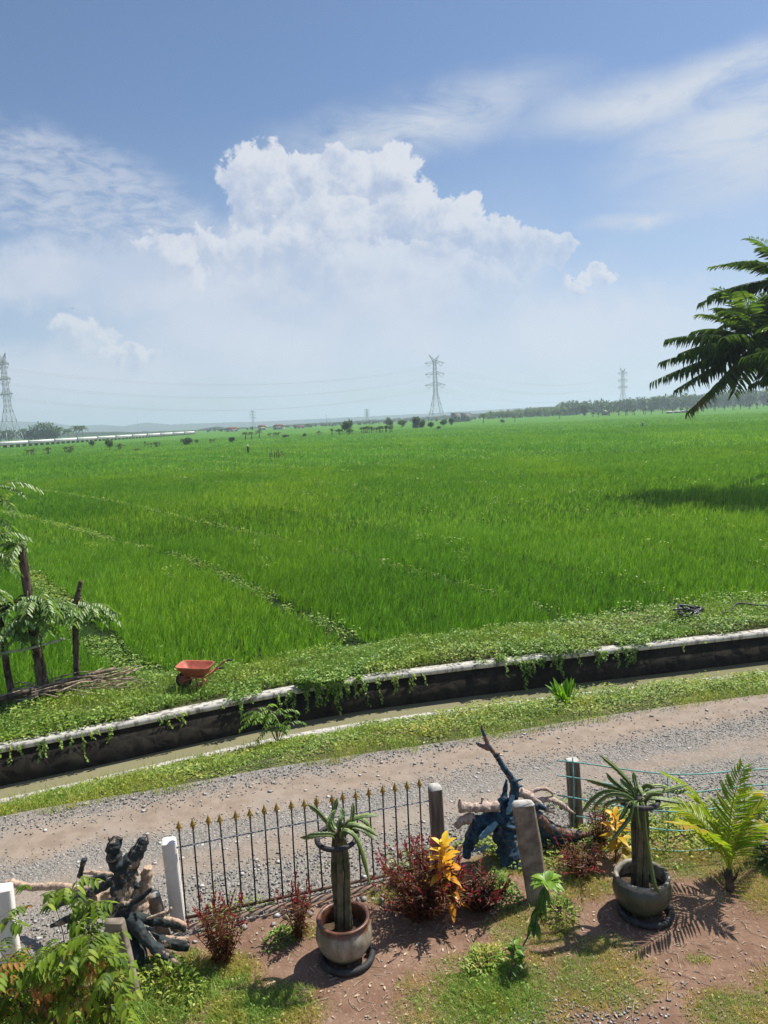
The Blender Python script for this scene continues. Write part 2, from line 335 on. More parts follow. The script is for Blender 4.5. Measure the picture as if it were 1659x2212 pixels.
M['celosia_leaf'] = foliage('bronze_leaf', [(0, (.035, .018, .012)), (.45, (.10, .040, .022)), (.8, (.19, .065, .03)), (1, (.15, .17, .035))], .3, .5, tcol=(1.5, .8, .5))
M['plume'] = foliage('crimson_plume', [(0, (.14, .012, .014)), (.6, (.28, .022, .030)), (1, (.38, .05, .055))], .3, .6, tcol=(1.3, .6, .6))
M['plume_stem'] = simple('red_brown_stem', (.20, .06, .03), (.32, .11, .05), 20, .7, .2)
M['croton'] = foliage('croton_leaf', [(0, (.30, .08, .012)), (.4, (.58, .25, .018)), (.75, (.72, .42, .02)), (1, (.80, .58, .05))], .3, .35, tcol=(1.2, .9, .4))
M['crotong'] = foliage('croton_mixed_leaf', [(0, (.12, .17, .02)), (.35, (.42, .34, .02)), (.75, (.66, .38, .02)), (1, (.70, .50, .05))], .3, .35, tcol=(1.2, .9, .4))
M['hill'] = simple('wooded_hillside', (.022, .038, .02), (.035, .055, .025), .01, .95, .05, 0)

def mat_cactus():
    m, t = newmat('cactus_skin'); a = nd(t, 'ShaderNodeAttribute', attribute_name='rnd')
    cc = ramp(t, a.outputs['Fac'], [(0, (.022, .042, .014)), (.4, (.055, .095, .028)), (.8, (.15, .225, .06)), (1, (.33, .39, .14))])
    cc = mixc(t, sstep(t, noise(t, 9, 5, .6), .5, .75), cc, mixc(t, 1., cc, (1.5, 1.15, .9), 'MULTIPLY'))
    out(t, bsdf(t, cc, .45, .4, noise(t, 60, 3), .2).outputs[0]); return m
M['cactus'] = mat_cactus()
def mat_paint_wood(name, paint, paint2, wood, wood2, lo, hi, scale=7):
    m, t = newmat(name); g = noise(t, 5, 6, .65, stretch=(3, 3, 3))
    n = noise(t, scale, 7, .68, dist=.5); pc = mixc(t, sstep(t, noise(t, 14, 4), .35, .65), paint, paint2)
    wv = noise(t, 26, 6, .7, stretch=(1, 1, .25), dist=1.2)
    wc = mixc(t, sstep(t, wv, .35, .65), wood, wood2)
    cc = mixc(t, sstep(t, n, lo, hi), pc, wc)
    out(t, bsdf(t, cc, .7, .3, wv, .9, .012).outputs[0]); return m
M['drift_teal'] = mat_paint_wood('teal_painted_driftwood', (.016, .020, .021), (.036, .050, .053), (.42, .32, .235), (.17, .12, .08), .535, .585, 3.6)
M['drift_pale'] = mat_paint_wood('bare_bleached_driftwood', (.03, .045, .05), (.05, .08, .085), (.56, .42, .31), (.34, .235, .16), .33, .38)
M['drift_blue'] = mat_paint_wood('blue_painted_driftwood', (.010, .022, .042), (.03, .085, .13), (.30, .20, .145), (.11, .07, .05), .60, .64)
M['drift_bare'] = mat_paint_wood('bare_grey_driftwood', (.03, .07, .11), (.06, .16, .21), (.62, .50, .42), (.28, .19, .15), .30, .36)
M['drift_brown'] = mat_paint_wood('weathered_brown_root', (.025, .07, .11), (.05, .14, .19), (.33, .19, .13), (.11, .06, .04), .42, .47)
M['drift_light'] = mat_paint_wood('pale_blue_painted_wood', (.12, .25, .33), (.20, .36, .44), (.30, .22, .18), (.1, .07, .06), .66, .7)

def mat_road():
    m, t = newmat('gravel_and_dirt'); g = t.nodes.new('ShaderNodeNewGeometry').outputs['Position']
    def vor(s, rnd=1., ft='F1'):
        v = nd(t, 'ShaderNodeTexVoronoi', Scale=s, Randomness=rnd, feature=ft); t.links.new(g, v.inputs['Vector']); return v
    v1, v2 = vor(24), vor(52)
    n = nd(t, 'ShaderNodeTexNoise', Scale=1.1, Detail=6, Roughness=.62); t.links.new(g, n.inputs['Vector'])
    # worn wheel tracks: bands along the road
    sp = t.nodes.new('ShaderNodeSeparateXYZ'); t.links.new(g, sp.inputs[0])
    def mth(op, a, b):
        q = t.nodes.new('ShaderNodeMath'); q.operation = op
        for i, w in enumerate((a, b)):
            if isinstance(w, (int, float)): q.inputs[i].default_value = w
            else: t.links.new(w, q.inputs[i])
        return q.outputs[0]
    w = mth('SUBTRACT', sp.outputs[1], mth('MULTIPLY', sp.outputs[0], .31))         # distance across the road
    w = mth('ADD', w, mth('MULTIPLY', mth('SUBTRACT', n.outputs[0], .5), 1.1))
    def band(c0, hw):
        d = mth('ABSOLUTE', mth('SUBTRACT', w, c0), 0); return sstep(t, d, hw, hw*.35)
    tr = mth('MAXIMUM', band(11.2, .78), mth('MULTIPLY', band(9.75, .42), .7))
    dirt = mixc(t, sstep(t, noise(t, 3.5, 6, .65, vec=g), .35, .65), (.225, .172, .130), (.30, .238, .186))
    st = mixc(t, .5, ramp(t, v1.outputs['Color'], [(0, (.15, .138, .122)), (.5, (.235, .22, .197)), (.85, (.325, .308, .278)), (1, (.46, .45, .42))]),
              ramp(t, v2.outputs['Color'], [(0, (.14, .129, .113)), (.5, (.24, .225, .20)), (1, (.38, .365, .335))]))
    gap = mixc(t, sstep(t, v1.outputs['Distance'], .55, .85), st, (.16, .145, .125))
    cc = mixc(t, mth('MULTIPLY', tr, .92), gap, dirt)
    cc = mixc(t, sstep(t, noise(t, .8, 5, .6, vec=g), .42, .7), cc, mixc(t, .6, cc, (.275, .24, .205)))
    h = mth('MULTIPLY', mth('ADD', mth('MULTIPLY', v1.outputs['Distance'], -1.), mth('MULTIPLY', v2.outputs['Distance'], -.5)), mth('SUBTRACT', 1.05, tr))
    out(t, bsdf(t, cc, .9, .15, h, .7, .03).outputs[0]); return m
M['road'] = mat_road()
def mat_yard():
    m, t = newmat('bare_garden_soil'); g = t.nodes.new('ShaderNodeNewGeometry').outputs['Position']
    cc = mixc(t, sstep(t, noise(t, 2.2, 7, .65, vec=g), .35, .66), (.18, .108, .074), (.255, .162, .114))
    cc = mixc(t, sstep(t, noise(t, 26, 5, .6, vec=g), .55, .72), cc, (.33, .245, .19))
    cc = mixc(t, sstep(t, noise(t, 7, 5, .6, vec=g), .62, .75), cc, (.10, .07, .05))
    out(t, bsdf(t, cc, .95, .1, noise(t, 22, 8, .7, vec=g), .6, .04).outputs[0]); return m
M['yard'] = mat_yard()
def mat_paddy():
    m, t = newmat('rice_canopy_and_mud'); g = t.nodes.new('ShaderNodeNewGeometry').outputs['Position']
    s1 = noise(t, .05, 6, .65, vec=g, stretch=(.35, 1.6, 1, R(-8)))
    cc = ramp(t, s1, [(.3, (.060, .18, .016)), (.5, (.085, .235, .022)), (.62, (.12, .275, .03)), (.75, (.18, .33, .05))])
    s2 = noise(t, 1.2, 6, .7, vec=g); cc = mixc(t, sstep(t, s2, .3, .7), mixc(t, 1., cc, (.7, .7, .7), 'MULTIPLY'), cc)
    # bare mud close by, under the plants
    sp = t.nodes.new('ShaderNodeSeparateXYZ'); t.links.new(g, sp.inputs[0]); cc = mixc(t, sstep(t, sp.outputs[1], 45, 130), (.022, .045, .010), cc)
    out(t, bsdf(t, cc, .9, .1, s2, 1., .6).outputs[0]); return m
M['paddy'] = mat_paddy()
def mat_wall():
    m, t = newmat('mossy_dark_masonry'); g = t.nodes.new('ShaderNodeNewGeometry').outputs['Position']
    v = nd(t, 'ShaderNodeTexVoronoi', Scale=3.2, feature='DISTANCE_TO_EDGE'); t.links.new(g, v.inputs['Vector'])
    cc = mixc(t, sstep(t, noise(t, 3, 6, .65, vec=g), .38, .65), (.012, .0105, .009), (.034, .029, .022))
    cc = mixc(t, sstep(t, noise(t, 5, 6, .7, vec=g), .55, .72), cc, (.022, .034, .012))
    cc = mixc(t, sstep(t, v.outputs['Distance'], .05, .01), cc, (.024, .021, .017))
    out(t, bsdf(t, cc, .85, .25, v.outputs['Distance'], .8, .05).outputs[0]); return m
M['wall'] = mat_wall()
def mat_coping():
    m, t = newmat('stained_white_coping'); g = t.nodes.new('ShaderNodeNewGeometry').outputs['Position']
    cc = mixc(t, sstep(t, noise(t, 8, 7, .7, vec=g, stretch=(1, 1, .25)), .46, .62), (.53, .51, .465), (.17, .16, .13))
    cc = mixc(t, sstep(t, noise(t, 22, 5, .6, vec=g), .6, .72), cc, (.10, .095, .075))
    out(t, bsdf(t, cc, .9, .15, noise(t, 30, 6, .6, vec=g), .5, .01).outputs[0]); return m
M['coping'] = mat_coping()
def mat_water():
    m, t = newmat('silty_canal_water'); g = t.nodes.new('ShaderNodeNewGeometry').outputs['Position']
    cc = mixc(t, noise(t, .6, 4, .6, vec=g), (.21, .20, .112), (.26, .245, .15))
    out(t, bsdf(t, cc, .07, .5, noise(t, 3.5, 4, .6, vec=g, stretch=(1, 2.2, 1)), .25, .02).outputs[0]); return m
M['water'] = mat_water()
def mat_pot(name, c1, c2, rim, moss):
    m, t = newmat(name); tc_ = t.nodes.new('ShaderNodeTexCoord').outputs['Object']; sp = t.nodes.new('ShaderNodeSeparateXYZ'); t.links.new(tc_, sp.inputs[0])
    ad = t.nodes.new('ShaderNodeMath'); ad.operation = 'MULTIPLY_ADD'; t.links.new(noise(t, 8, 5, .6, vec=tc_), ad.inputs[0]); ad.inputs[1].default_value = .10; t.links.new(sp.outputs[2], ad.inputs[2])
    cc = mixc(t, sstep(t, noise(t, 6, 6, .65, vec=tc_, stretch=(1, 1, .4)), .35, .65), c1, c2)
    cc = mixc(t, sstep(t, ad.outputs[0], .20, .10), cc, moss)
    cc = mixc(t, sstep(t, ad.outputs[0], .395, .42), cc, rim)
    out(t, bsdf(t, cc, .32, .5, noise(t, 30, 5, .6, vec=tc_), .25, .006).outputs[0]); return m

# ------------------------------------------------------------------ ground, canal, road
WX = A([-60, -20, -12, -6.83, -5.79, -4.73, -3.57, -2.12, -.45, 1.53, 3.08, 4.7, 6.34, 8.79, 14, 24, 70.])
WY = A([-10, 6.6, 10.2, 12.42, 12.86, 13.35, 13.9, 14.55, 15.08, 15.52, 15.84, 16.14, 16.43, 16.9, 17.95, 19.9, 29.])
WX[1:-1] *= 1.0189; WY[1:-1] *= 1.0189
_xs = np.linspace(-60, 70, 1301); _ys = np.interp(_xs, WX, WY); _k = np.hanning(21); _ys[10:-10] = np.convolve(_ys, _k/_k.sum(), 'valid')
def yw(x): return np.interp(x, _xs, _ys)                 # line of the canal's far wall
def yv(x): return yw(x)-3.42-.25*np.exp(-((x-.5)/3.)**2)+.45*np.exp(-((x+6)/2.)**2)       # where the gravel meets the verge
def yf(x): return np.where(x < 2.35, 8.42+.38*x, 9.31-.02*(x-2.35))          # line of the garden fences
FEX = A([-30, -9, -5.8, -3.9, -1.8, -.26, 1.83, 3.73, 6.44, 10.7, 40]); FET = A([3.1, 3.3, 3.4, 2.7, 2.5, 2.75, 2.5, 2.75, 3.15, 3.15, 3.2])
def yfe(x): return yw(x)+np.interp(x, FEX, FET)          # edge of the rice
XS = np.unique(np.concatenate([np.linspace(-58, -14, 23), np.linspace(-14, 18, 129), np.linspace(18, 68, 26)]))
def strip(name, rows, m, kind='structure', xs=XS, jit=0.):
    mb = MB(); V = []
    for fy, z in rows:
        y = fy(xs) if callable(fy) else np.full(len(xs), float(fy)); V.append(np.stack([xs, y, z+(rng.random(len(xs))-.5)*jit], 1))
    n = len(xs); V = np.concatenate(V); q = []
    for i in range(len(rows)-1):
        j = np.arange(n-1); q.append(np.stack([i*n+j, i*n+j+1, (i+1)*n+j+1, (i+1)*n+j], 1))
    mb.add(V, np.concatenate(q)); o = mb.build(name, m, smooth=True); tag(o, kind=kind); return o
off = lambda f, d: (lambda x: f(x)+d)
ROWS = [(lambda x: np.minimum(-30., yw(x)-20), 0), (lambda x: np.minimum(-1., yw(x)-8), 0), (off(yw, -3.6), 0), (off(yw, -3.1), -.01), (off(yw, -2.5), -.10), (off(yw, -2.0), -.24), (off(yw, -1.5), -.40), (off(yw, -1.16), -.52), (off(yw, -1.08), -1.15), (off(yw, .12), -1.15), (off(yw, .14), .06), (off(yw, .8), .10), (off(yw, 1.8), .08), (off(yw, 2.4), .0), (off(yfe, -.1), -.06), (off(yfe, .4), -.13)]
strip('ground', ROWS, M['soil'])
mb = MB()     # the paddy plain, one sheet out to the horizon
xs = np.unique(np.concatenate([np.linspace(-5900, -70, 40), XS, np.linspace(72, 5900, 40)]))
rows = [(np.interp(xs, XS, yfe(XS)+.38), -.13), (np.interp(xs, XS, yfe(XS))+12, -.13), (np.full(len(xs), 60.), -.1), (np.full(len(xs), 130.), -.06), (np.full(len(xs), 200.), .1), (np.full(len(xs), 330.), .34), (np.full(len(xs), 700.), .34), (np.full(len(xs), 2000.), .3), (np.full(len(xs), 8800.), 0)]
n = len(xs); V = np.concatenate([np.stack([xs, y, np.full(n, z)], 1) for y, z in rows]); j = np.arange(n-1)
mb.add(V, np.concatenate([np.stack([i*n+j, i*n+j+1, (i+1)*n+j+1, (i+1)*n+j], 1) for i in range(len(rows)-1)]))
tag(mb.build('rice_paddies', M['paddy']), kind='structure')
strip('road', [(yf, .006), (lambda x: yf(x)*.5+yv(x)*.5, .03), (off(yv, .18), .012)], M['road'])
strip('garden_yard', [(lambda x: np.minimum(-25., yf(x)-12), .005), (lambda x: yf(x)-4, .005), (lambda x: yf(x)-1, .012), (off(yf, .03), .010)], M['yard'])
WATER = -.62
strip('canal_water', [(off(yw, -.99), WATER), (off(yw, -.5), WATER), (off(yw, .1), WATER)], M['water'])
def wallpart(name, f0, f1, z0, z1, m, parent=None, xs=XS):
    mb = MB(); n = len(xs); S = [np.stack([xs, f(xs), np.full(n, z)], 1) for f, z in ((f0, z0), (f1, z0), (f1, z1), (f0, z1))]
    j = np.arange(n-1); q = []
    for a in range(4):
        b = (a+1) % 4; q.append(np.stack([a*n+j, b*n+j, b*n+j+1, a*n+j+1], 1))
    mb.add(np.concatenate(S), np.concatenate(q)); return mb.build(name, m, parent)
cw = wallpart('canal_wall', off(yw, -.02), off(yw, .16), -1.14, .0, M['wall']); tag(cw, 'dark mossy retaining wall with white coping along the far side of the canal', 'wall')
wallpart('coping', off(yw, -.075), off(yw, .21), .003, .10, M['coping'], cw)
ck = wallpart('canal_kerb', off(yw, -1.16), off(yw, -.95), -1.14, -.47, M['coping']); tag(ck, 'low pale concrete kerb lining the near side of the canal', 'kerb')

# loose stones on the road, merged as one mass
def stones(mb, pos, size, flat=.6, rr=(0, 1)):
    n = len(pos); base = A([[1, 0, 0], [.3, .95, 0], [-.8, .6, 0], [-.8, -.6, 0], [.3, -.95, 0], [0, 0, 1.], [0, 0, -.6]])
    v = base[None]*(1+.45*(rng.random((n, 7, 3))-.5)); a = U(0, 6.28, n); cs, sn = np.cos(a)[:, None], np.sin(a)[:, None]
    x = v[..., 0]*cs-v[..., 1]*sn*.75; y = v[..., 0]*sn+v[..., 1]*cs*.75
    V = np.stack([x, y, v[..., 2]*flat], -1)*np.asarray(size)[:, None, None]+np.asarray(pos)[:, None, :]
    k = np.arange(n)[:, None]*7; t = np.concatenate([k+A([i, (i+1) % 5, 5]) for i in range(5)]+[k+A([(i+1) % 5, i, 6]) for i in range(5)], 1).reshape(-1, 3)
    mb.add(V.reshape(-1, 3), None, t, r=np.repeat(U(rr[0], rr[1], n), 10))
def mat_stone():
    m, t = newmat('river_stone'); a = nd(t, 'ShaderNodeAttribute', attribute_name='rnd')
    cc = ramp(t, a.outputs['Fac'], [(0, (.19, .18, .163)), (.4, (.255, .242, .22)), (.8, (.345, .33, .305)), (1, (.60, .58, .54))])
    out(t, bsdf(t, cc, .85, .25, noise(t, 30, 4), .4).outputs[0]); return m
M['stone'] = mat_stone()
n = 42000; x = U(-9, 11, n); w_ = U(0, 1, n); y0, y1 = yf(x)+.05, yv(x)+.1; y = y0+(y1-y0)*w_
acr = y-.31*x; keep = rng.random(n) > .94*np.clip(np.maximum(1-np.abs(acr-11.15)/.62, .75*(1-np.abs(acr-9.75)/.42)), 0, .75)*1.33
x, y = x[keep], y[keep]; mb = MB(); sz = .007+.016*rng.random(len(x))**2.2+.03*(rng.random(len(x)) > .992)
stones(mb, np.stack([x, y, np.full(len(x), .03)-sz*.1], 1), sz, .36, (.15, 1))
n = 900; x = U(-9, 11, n); y = yf(x)+.1+(yv(x)-yf(x))*U(0, 1, n); stones(mb, np.stack([x, y, np.full(n, .03)], 1), .012+.035*rng.random(n)**3, .35, (.75, 1))
tag(mb.build('gravel', M['stone']), 'loose grey river gravel strewn over the road', 'gravel', kind='stuff')

# ------------------------------------------------------------------ rice
BUNDS = [[(-5.75, 16.3), (-7.0, 18.4), (-8.8, 21.1), (-11, 24.6), (-15, 30.5), (-22, 39), (-34, 52)],
         [(-.15, 17.0), (-1.49, 19.5), (-3.05, 22.2), (-5.6, 26.6), (-8.8, 31.8), (-13.2, 37), (-18.5, 43.8), (-30, 57), (-50, 78)],
         [(4.6, 20.2), (2.97, 23.2), (1.53, 25.8), (-.81, 29.6), (-4.1, 34.2), (-12.2, 45.8), (-22, 60), (-40, 82)]]
for px in ([(1659, 1211), (1400, 1165), (1106, 1122), (830, 1085), (600, 1053), (380, 1030)], [(1659, 1080), (1300, 1060), (950, 1035), (600, 1005), (250, 985)], [(1659, 1002), (1200, 992), (800, 980), (400, 975), (0, 990)],
           [(1659, 950), (1200, 955), (800, 958), (450, 968), (150, 985)], [(1659, 925), (1250, 936), (900, 944), (600, 955), (300, 971)], [(1659, 906), (1300, 918), (1000, 928), (700, 943), (500, 954)], [(1659, 1140), (1400, 1108), (1100, 1078), (830, 1058), (600, 1026), (330, 1005)], [(1659, 1038), (1250, 1026), (900, 1008), (600, 990), (200, 975)], [(1659, 976), (1200, 974), (800, 968), (450, 972)], [(1659, 893), (1350, 908), (1000, 920), (700, 936)], [(1659, 1330), (1500, 1285), (1300, 1225), (1060, 1180), (830, 1130), (560, 1085)]):
    BUNDS.append([tuple(G(u, v, .3)[:2]) for u, v in px])
BW = [.95, .62, .42, .42, .5, .7, .9, 1.2, 1.5, .5, .8, 1.0, 1.8, .36]
def dist_poly(x, y, pl):
    d = np.full(len(x), 1e9)
    for (ax, ay), (bx, by) in zip(pl[:-1], pl[1:]):
        dx, dy = bx-ax, by-ay; t = np.clip(((x-ax)*dx+(y-ay)*dy)/(dx*dx+dy*dy), 0, 1); d = np.minimum(d, np.hypot(x-ax-t*dx, y-ay-t*dy))
    return d
def field_points(ya, yb, sp):
    th = R(34); n_ = int(1.75*yb/sp)
    a, b = np.meshgrid(np.arange(-n_, n_), np.arange(-n_, n_)); a = a.ravel()*sp+U(-.3, .3, a.size)*sp; b = b.ravel()*sp+U(-.3, .3, b.size)*sp
    x = a*math.cos(th)-b*math.sin(th); y = a*math.sin(th)+b*math.cos(th)
    k = (y > ya) & (y < yb) & (np.abs(x) < .60*y+3.5); x, y = x[k], y[k]; k = y > yfe(x)+.12; x, y = x[k], y[k]
    wob = .10*np.sin(x*3.1)+.08*np.sin(y*5.3)
    k = np.ones(len(x), bool)
    for pl, w in zip(BUNDS, BW): k &= dist_poly(x, y, pl) > w*.5+wob*w
    return x[k], y[k]
def paddy_id(x, y):
    k = np.zeros(len(x), int)
    for i, pl in enumerate(BUNDS):
        p = A(pl)
        if i < 3: o = np.argsort(p[:, 1]); side = x > np.interp(y, p[o, 1], p[o, 0])
        else: o = np.argsort(p[:, 0]); side = y > np.interp(x, p[o, 0], p[o, 1])
        k += side*(2**i)
    return k
PT = np.random.default_rng(12).uniform(-.10, .10, 32768)
mb = MB()
def vnoise(x, y, s, seed):
    r2 = np.random.default_rng(seed); g = r2.random((64, 64)); X = (x/s) % 64; Y = (y/s) % 64; i, j = X.astype(int), Y.astype(int); fx, fy = X-i, Y-j; fx = fx*fx*(3-2*fx); fy = fy*fy*(3-2*fy)
    return (g[i, j]*(1-fx)+g[(i+1) % 64, j]*fx)*(1-fy)+(g[i, (j+1) % 64]*(1-fx)+g[(i+1) % 64, (j+1) % 64]*fx)*fy
for ya, yb, sp, nb, hh, ww, sg, spread in [(12, 36, .225, 16, .55, .018, 3, .085), (36, 92, .36, 9, .56, .038, 2, .16), (92, 200, .95, 6, .62, .10, 1, .5), (200, 360, 2.0, 7, .55, .26, 1, 1.1)]:
    x, y = field_points(ya, yb, sp); n = len(x)
    hs = (.72+.28*vnoise(x, y, 4.5, 3)+.20*vnoise(x, y, 1.1, 4))*U(.72, 1.12, n)
    tone = (.22*vnoise(x, y, 3.2, 5)+.24*vnoise(x, y, 9., 6)+.42*rng.random(n)+.12)+PT[paddy_id(x, y)]
    X = np.repeat(x, nb)+rng.normal(size=n*nb)*spread*.5; Y = np.repeat(y, nb)+rng.normal(size=n*nb)*spread*.5
    h = np.repeat(hs, nb)*hh*U(.68, 1.1, n*nb); a = U(0, 6.28, n*nb); l = np.abs(rng.normal(size=n*nb))*.26+.05
    lean = np.stack([np.cos(a)*l+.16, np.sin(a)*l+.05, -.12*l*l*4], 1)
    zb = np.interp(Y, [0, 60, 130, 200, 330], [-.13, -.1, -.06, .02, .12])
    mb.blades(np.stack([X, Y, zb], 1), h, ww*U(.7, 1.25, n*nb), lean, segs=sg, r=np.clip(np.repeat(tone, nb)*.8+U(-.30, .42, n*nb), 0, 1))
tag(mb.build('rice_plants', M['rice']), 'young green rice filling the paddies out to the far trees', 'rice', kind='stuff')

# ------------------------------------------------------------------ ground cover
def ground_leaves(mb, x, y, z, L, lift=.6, up=None):
    n = len(x); a = U(0, 6.28, n); d = np.stack([np.cos(a), np.sin(a), U(-.25, lift, n)], 1); up = np.stack([U(-.5, .5, n), U(-.5, .5, n), np.ones(n)], 1)
    mb.leaves(np.stack([x, y, z], 1), d, up, L, L*U(.45, .75, n), U(0, .35, n))
def bank_z(x, y):
    t = y-yw(x); return np.interp(t, [-3.6, -3.1, -2.5, -2., -1.5, -1.1, -1.05, -.08, 0, .2, .8, 1.8, 2.4, 3.0], [.0, -.01, -.10, -.24, -.40, -.50, -.5, -.4, .1, .11, .10, .08, 0, -.1])
mb = MB(); n = 50000; x = U(-11, 14, n); t = np.abs(U(-.30, 1, n))*3.6; y = yw(x)+t-.03
edge = .12+.30*vnoise(x, y*0, .8, 11)**2*2; thin = vnoise(x, y, .9, 12)
cov = (t > edge*np.where((x > 4.9) | (np.abs(x+3.4) < 1.5) | (np.abs(x-1.7) < 1.2), .85, .3)) & ((t > .4) | (thin > .25)) & (y < yfe(x)+.15) & (((x+6.0)/.55)**2+((y-14.3)/.28)**2 > 1+.8*rng.normal(size=n))
x, y, t = x[cov], y[cov], t[cov]; hgt = .04+.26*vnoise(x, y, .42, 13)**1.8+.16*vnoise(x, y, 1.6, 14)**2+.2*np.exp(-((x-9)/4.)**2)*np.clip((t-2.0)/1., 0, 1)
z = bank_z(x, y)+rng.random(len(x))*hgt; ground_leaves(mb, x, y, z, U(.03, .085, len(x)))
n = 34000; x = U(-11, 14, n); y = yw(x)+U(.25, 3.7, n); k = (vnoise(x, y, 1.1, 15) > .34) & (y < yfe(x)+.1); x, y = x[k], y[k]; n = len(x); a = U(0, 6.28, n)
mb.blades(np.stack([x, y, bank_z(x, y)], 1), U(.12, .34, n), U(.006, .014, n), np.stack([np.cos(a), np.sin(a), 0*a], 1)*U(.1, .5, n)[:, None], segs=2, r=U(.3, .9, n))
for ca_, cb_, n in ((-1.95, -.65, 4200), (1.9, 2.8, 1100), (3.4, 4.7, 1300), (-3.3, -2.7, 350), (5.2, 5.9, 700)):     # where the cover spills over the coping
    x = ca_+(cb_-ca_)*U(0, 1, n); tt = U(-.17, .42, n); k = vnoise(x, tt, .22, 17) > (.22 if ca_ < 0 else .40); x, tt = x[k], tt[k]; ground_leaves(mb, x, yw(x)+tt, .105+rng.random(len(x))*.17*(.4+vnoise(x, tt*0, .35, 18)), U(.035, .085, len(x)))
# trailing strands over the wall
for i in range(150):
    xx = random.choice([U(-11, 14), U(-8, -2.5), rng.normal()*.9-1.4, rng.normal()*.9-1.0, U(2.6, 3.8), U(4.6, 5.6)]); dep = abs(rng.normal())*.20+.06; dep = min(dep, .75)
    if -2.4 < xx < -.2: dep = min(.7, dep*1.6)
    k = int(dep/.022); zz = .1-np.arange(k)*.022; px = xx+np.cumsum(rng.normal(size=k)*.012); py = yw(px)-.10-.02*rng.random(k)
    d = np.stack([U(-1, 1, k), -U(.2, 1, k), -U(.1, .8, k)], 1); mb.leaves(np.stack([px, py, zz], 1), d, (0, -.5, 1), U(.03, .075, k), U(.025, .05, k), .2)
tag(mb.build('creeping_weeds', M['vine']), 'creeping green weeds covering the far canal bank and trailing over its wall', 'weeds', kind='stuff')
mb = MB(); n = 46000; x = U(-10, 13, n); s_ = U(0, 1, n); y = yv(x)+(yw(x)-.98-yv(x))*s_; jag = yv(x)+.28*vnoise(x, x*0, .5, 21)-.05+.25*(vnoise(x, y, .3, 22)-.4)
dry = np.clip(1-(y-jag)/.75, 0, 1); k = (y > jag) & ((y < yw(x)-1.17-.16*vnoise(x, x*0, .4, 29)) | (x > 1.3+.4*rng.normal(size=n)) | (np.abs(x+.5) < .25)) & (rng.random(n) > .55*dry) & (vnoise(x, y, .35, 24) > .16); x, y, dry = x[k], y[k], dry[k]; n = len(x)
hg = (.04+.17*vnoise(x, y, .5, 23)**1.3)*(1-.7*dry)*np.where(x > .8, 1.5, .75)*(1-.45*np.clip((s_[k]-.7)/.3, 0, 1)*(x < 1.2)); z = bank_z(x, y)+rng.random(n)*hg; ground_leaves(mb, x, y, z, U(.028, .075, n)*(1-.35*dry))
n = 24000; x = U(-10, 13, n); s_ = U(0, 1, n)**1.3; y = yv(x)-.10+(yw(x)-1.05-yv(x))*s_; k = (vnoise(x, y, .7, 25) > .36) & ((y < yw(x)-1.2) | (x > 1.3)) & (y > yv(x)+.30*vnoise(x, x*0, .5, 21)-.18); x, y = x[k], y[k]; n = len(x); a = U(0, 6.28, n)
mb.blades(np.stack([x, y, bank_z(x, y)], 1), U(.06, .24, n)*np.where(x < .5, 1.2, .8), U(.005, .012, n), np.stack([np.cos(a), np.sin(a), 0*a], 1)*U(.1, .7, n)[:, None], segs=2, r=np.clip(U(.35, 1.1, n), 0, 1))
tag(mb.build('verge_weeds', M['verge']), 'low weeds and grass on the verge between canal and road', 'weeds', kind='stuff')
# weeds on the bunds
mb = MB()
for i, (pl, w) in enumerate(zip(BUNDS, BW)):
    c_ = curve([(a, b, 0) for a, b in pl], 60); L = np.concatenate([[0], np.cumsum(np.linalg.norm(np.diff(c_, axis=0), axis=1))]); c_, L = c_, L
    n = int(min(L[-1], 150)*(420 if i == 0 else 150 if i == 1 else 60 if i == 2 else 12)); s_ = U(0, min(L[-1], 150), n); x = np.interp(s_, L, c_[:, 0])+rng.normal(size=n)*w*(.42 if i == 0 else .33); y = np.interp(s_, L, c_[:, 1])+rng.normal(size=n)*w*(.42 if i == 0 else .33)
    k = (y > yfe(x)) & (vnoise(x, y, 1.2, 31) > (.06 if i == 0 else .30)); x, y = x[k], y[k]; n = len(x)
    f = 1+np.clip(y-25, 0, 100)/40.; z = -.1+rng.random(n)*(.14 if i == 0 else .24 if i < 3 else .5); ground_leaves(mb, x, y, z, U(.04, .10, n)*f)
for i in range(16):          # taller weeds standing in the rice
    xx, yy = U(-14, 16), U(20, 46)
    if abs(xx) < .55*yy and yy > yfe(xx): n = 50; ground_leaves(mb, xx+rng.normal(size=n)*.16, yy+rng.normal(size=n)*.16, U(.2, .66, n), U(.05, .10, n))
tag(mb.build('bund_weeds', M['vine']), 'pale leafy weeds lining the low bunds between the paddies', 'weeds', kind='stuff')

# garden grass and litter
PATCH = [(-3.4, 6.5, 1.25, .55, 1.), (-1.35, 6.45, .55, .34, .9), (-2.1, 6.9, .6, .4, .9), (.75, 6.45, .75, .55, 1.1), (.35, 6.2, .5, .25, .9), (1.15, 6.75, .55, .35, .9), (1.75, 6.65, .7, .40, .75), (1.35, 7.45, .45, .35, .65), (3.0, 6.15, .45, .35, .7), (3.55, 6.55, .35, .22, .65),
         (2.9, 6.85, .14, .09, .8), (4.3, 7.9, .55, .6, .8), (4.1, 8.5, 1.4, .40, .9), (2.1, 8.2, .5, .4, .55), (-1.15, 7.55, .25, .16, .8), (.55, 8.25, .4, .22, .6), (-.2, 8.15, .3, .2, .55), (3.6, 6.0, .5, .3, .7), (2.05, 7.05, .35, .22, .6), (1.4, 8.6, .5, .25, .7)]
n = 420000; x = U(-5, 6, n); y = U(5.4, 9.4, n); d = np.zeros(n)
for cx, cy_, a, b, s_ in PATCH: d = np.maximum(d, s_*np.clip(1.35-np.hypot((x-cx)/a, (y-cy_)/b), 0, 1)*1.6)
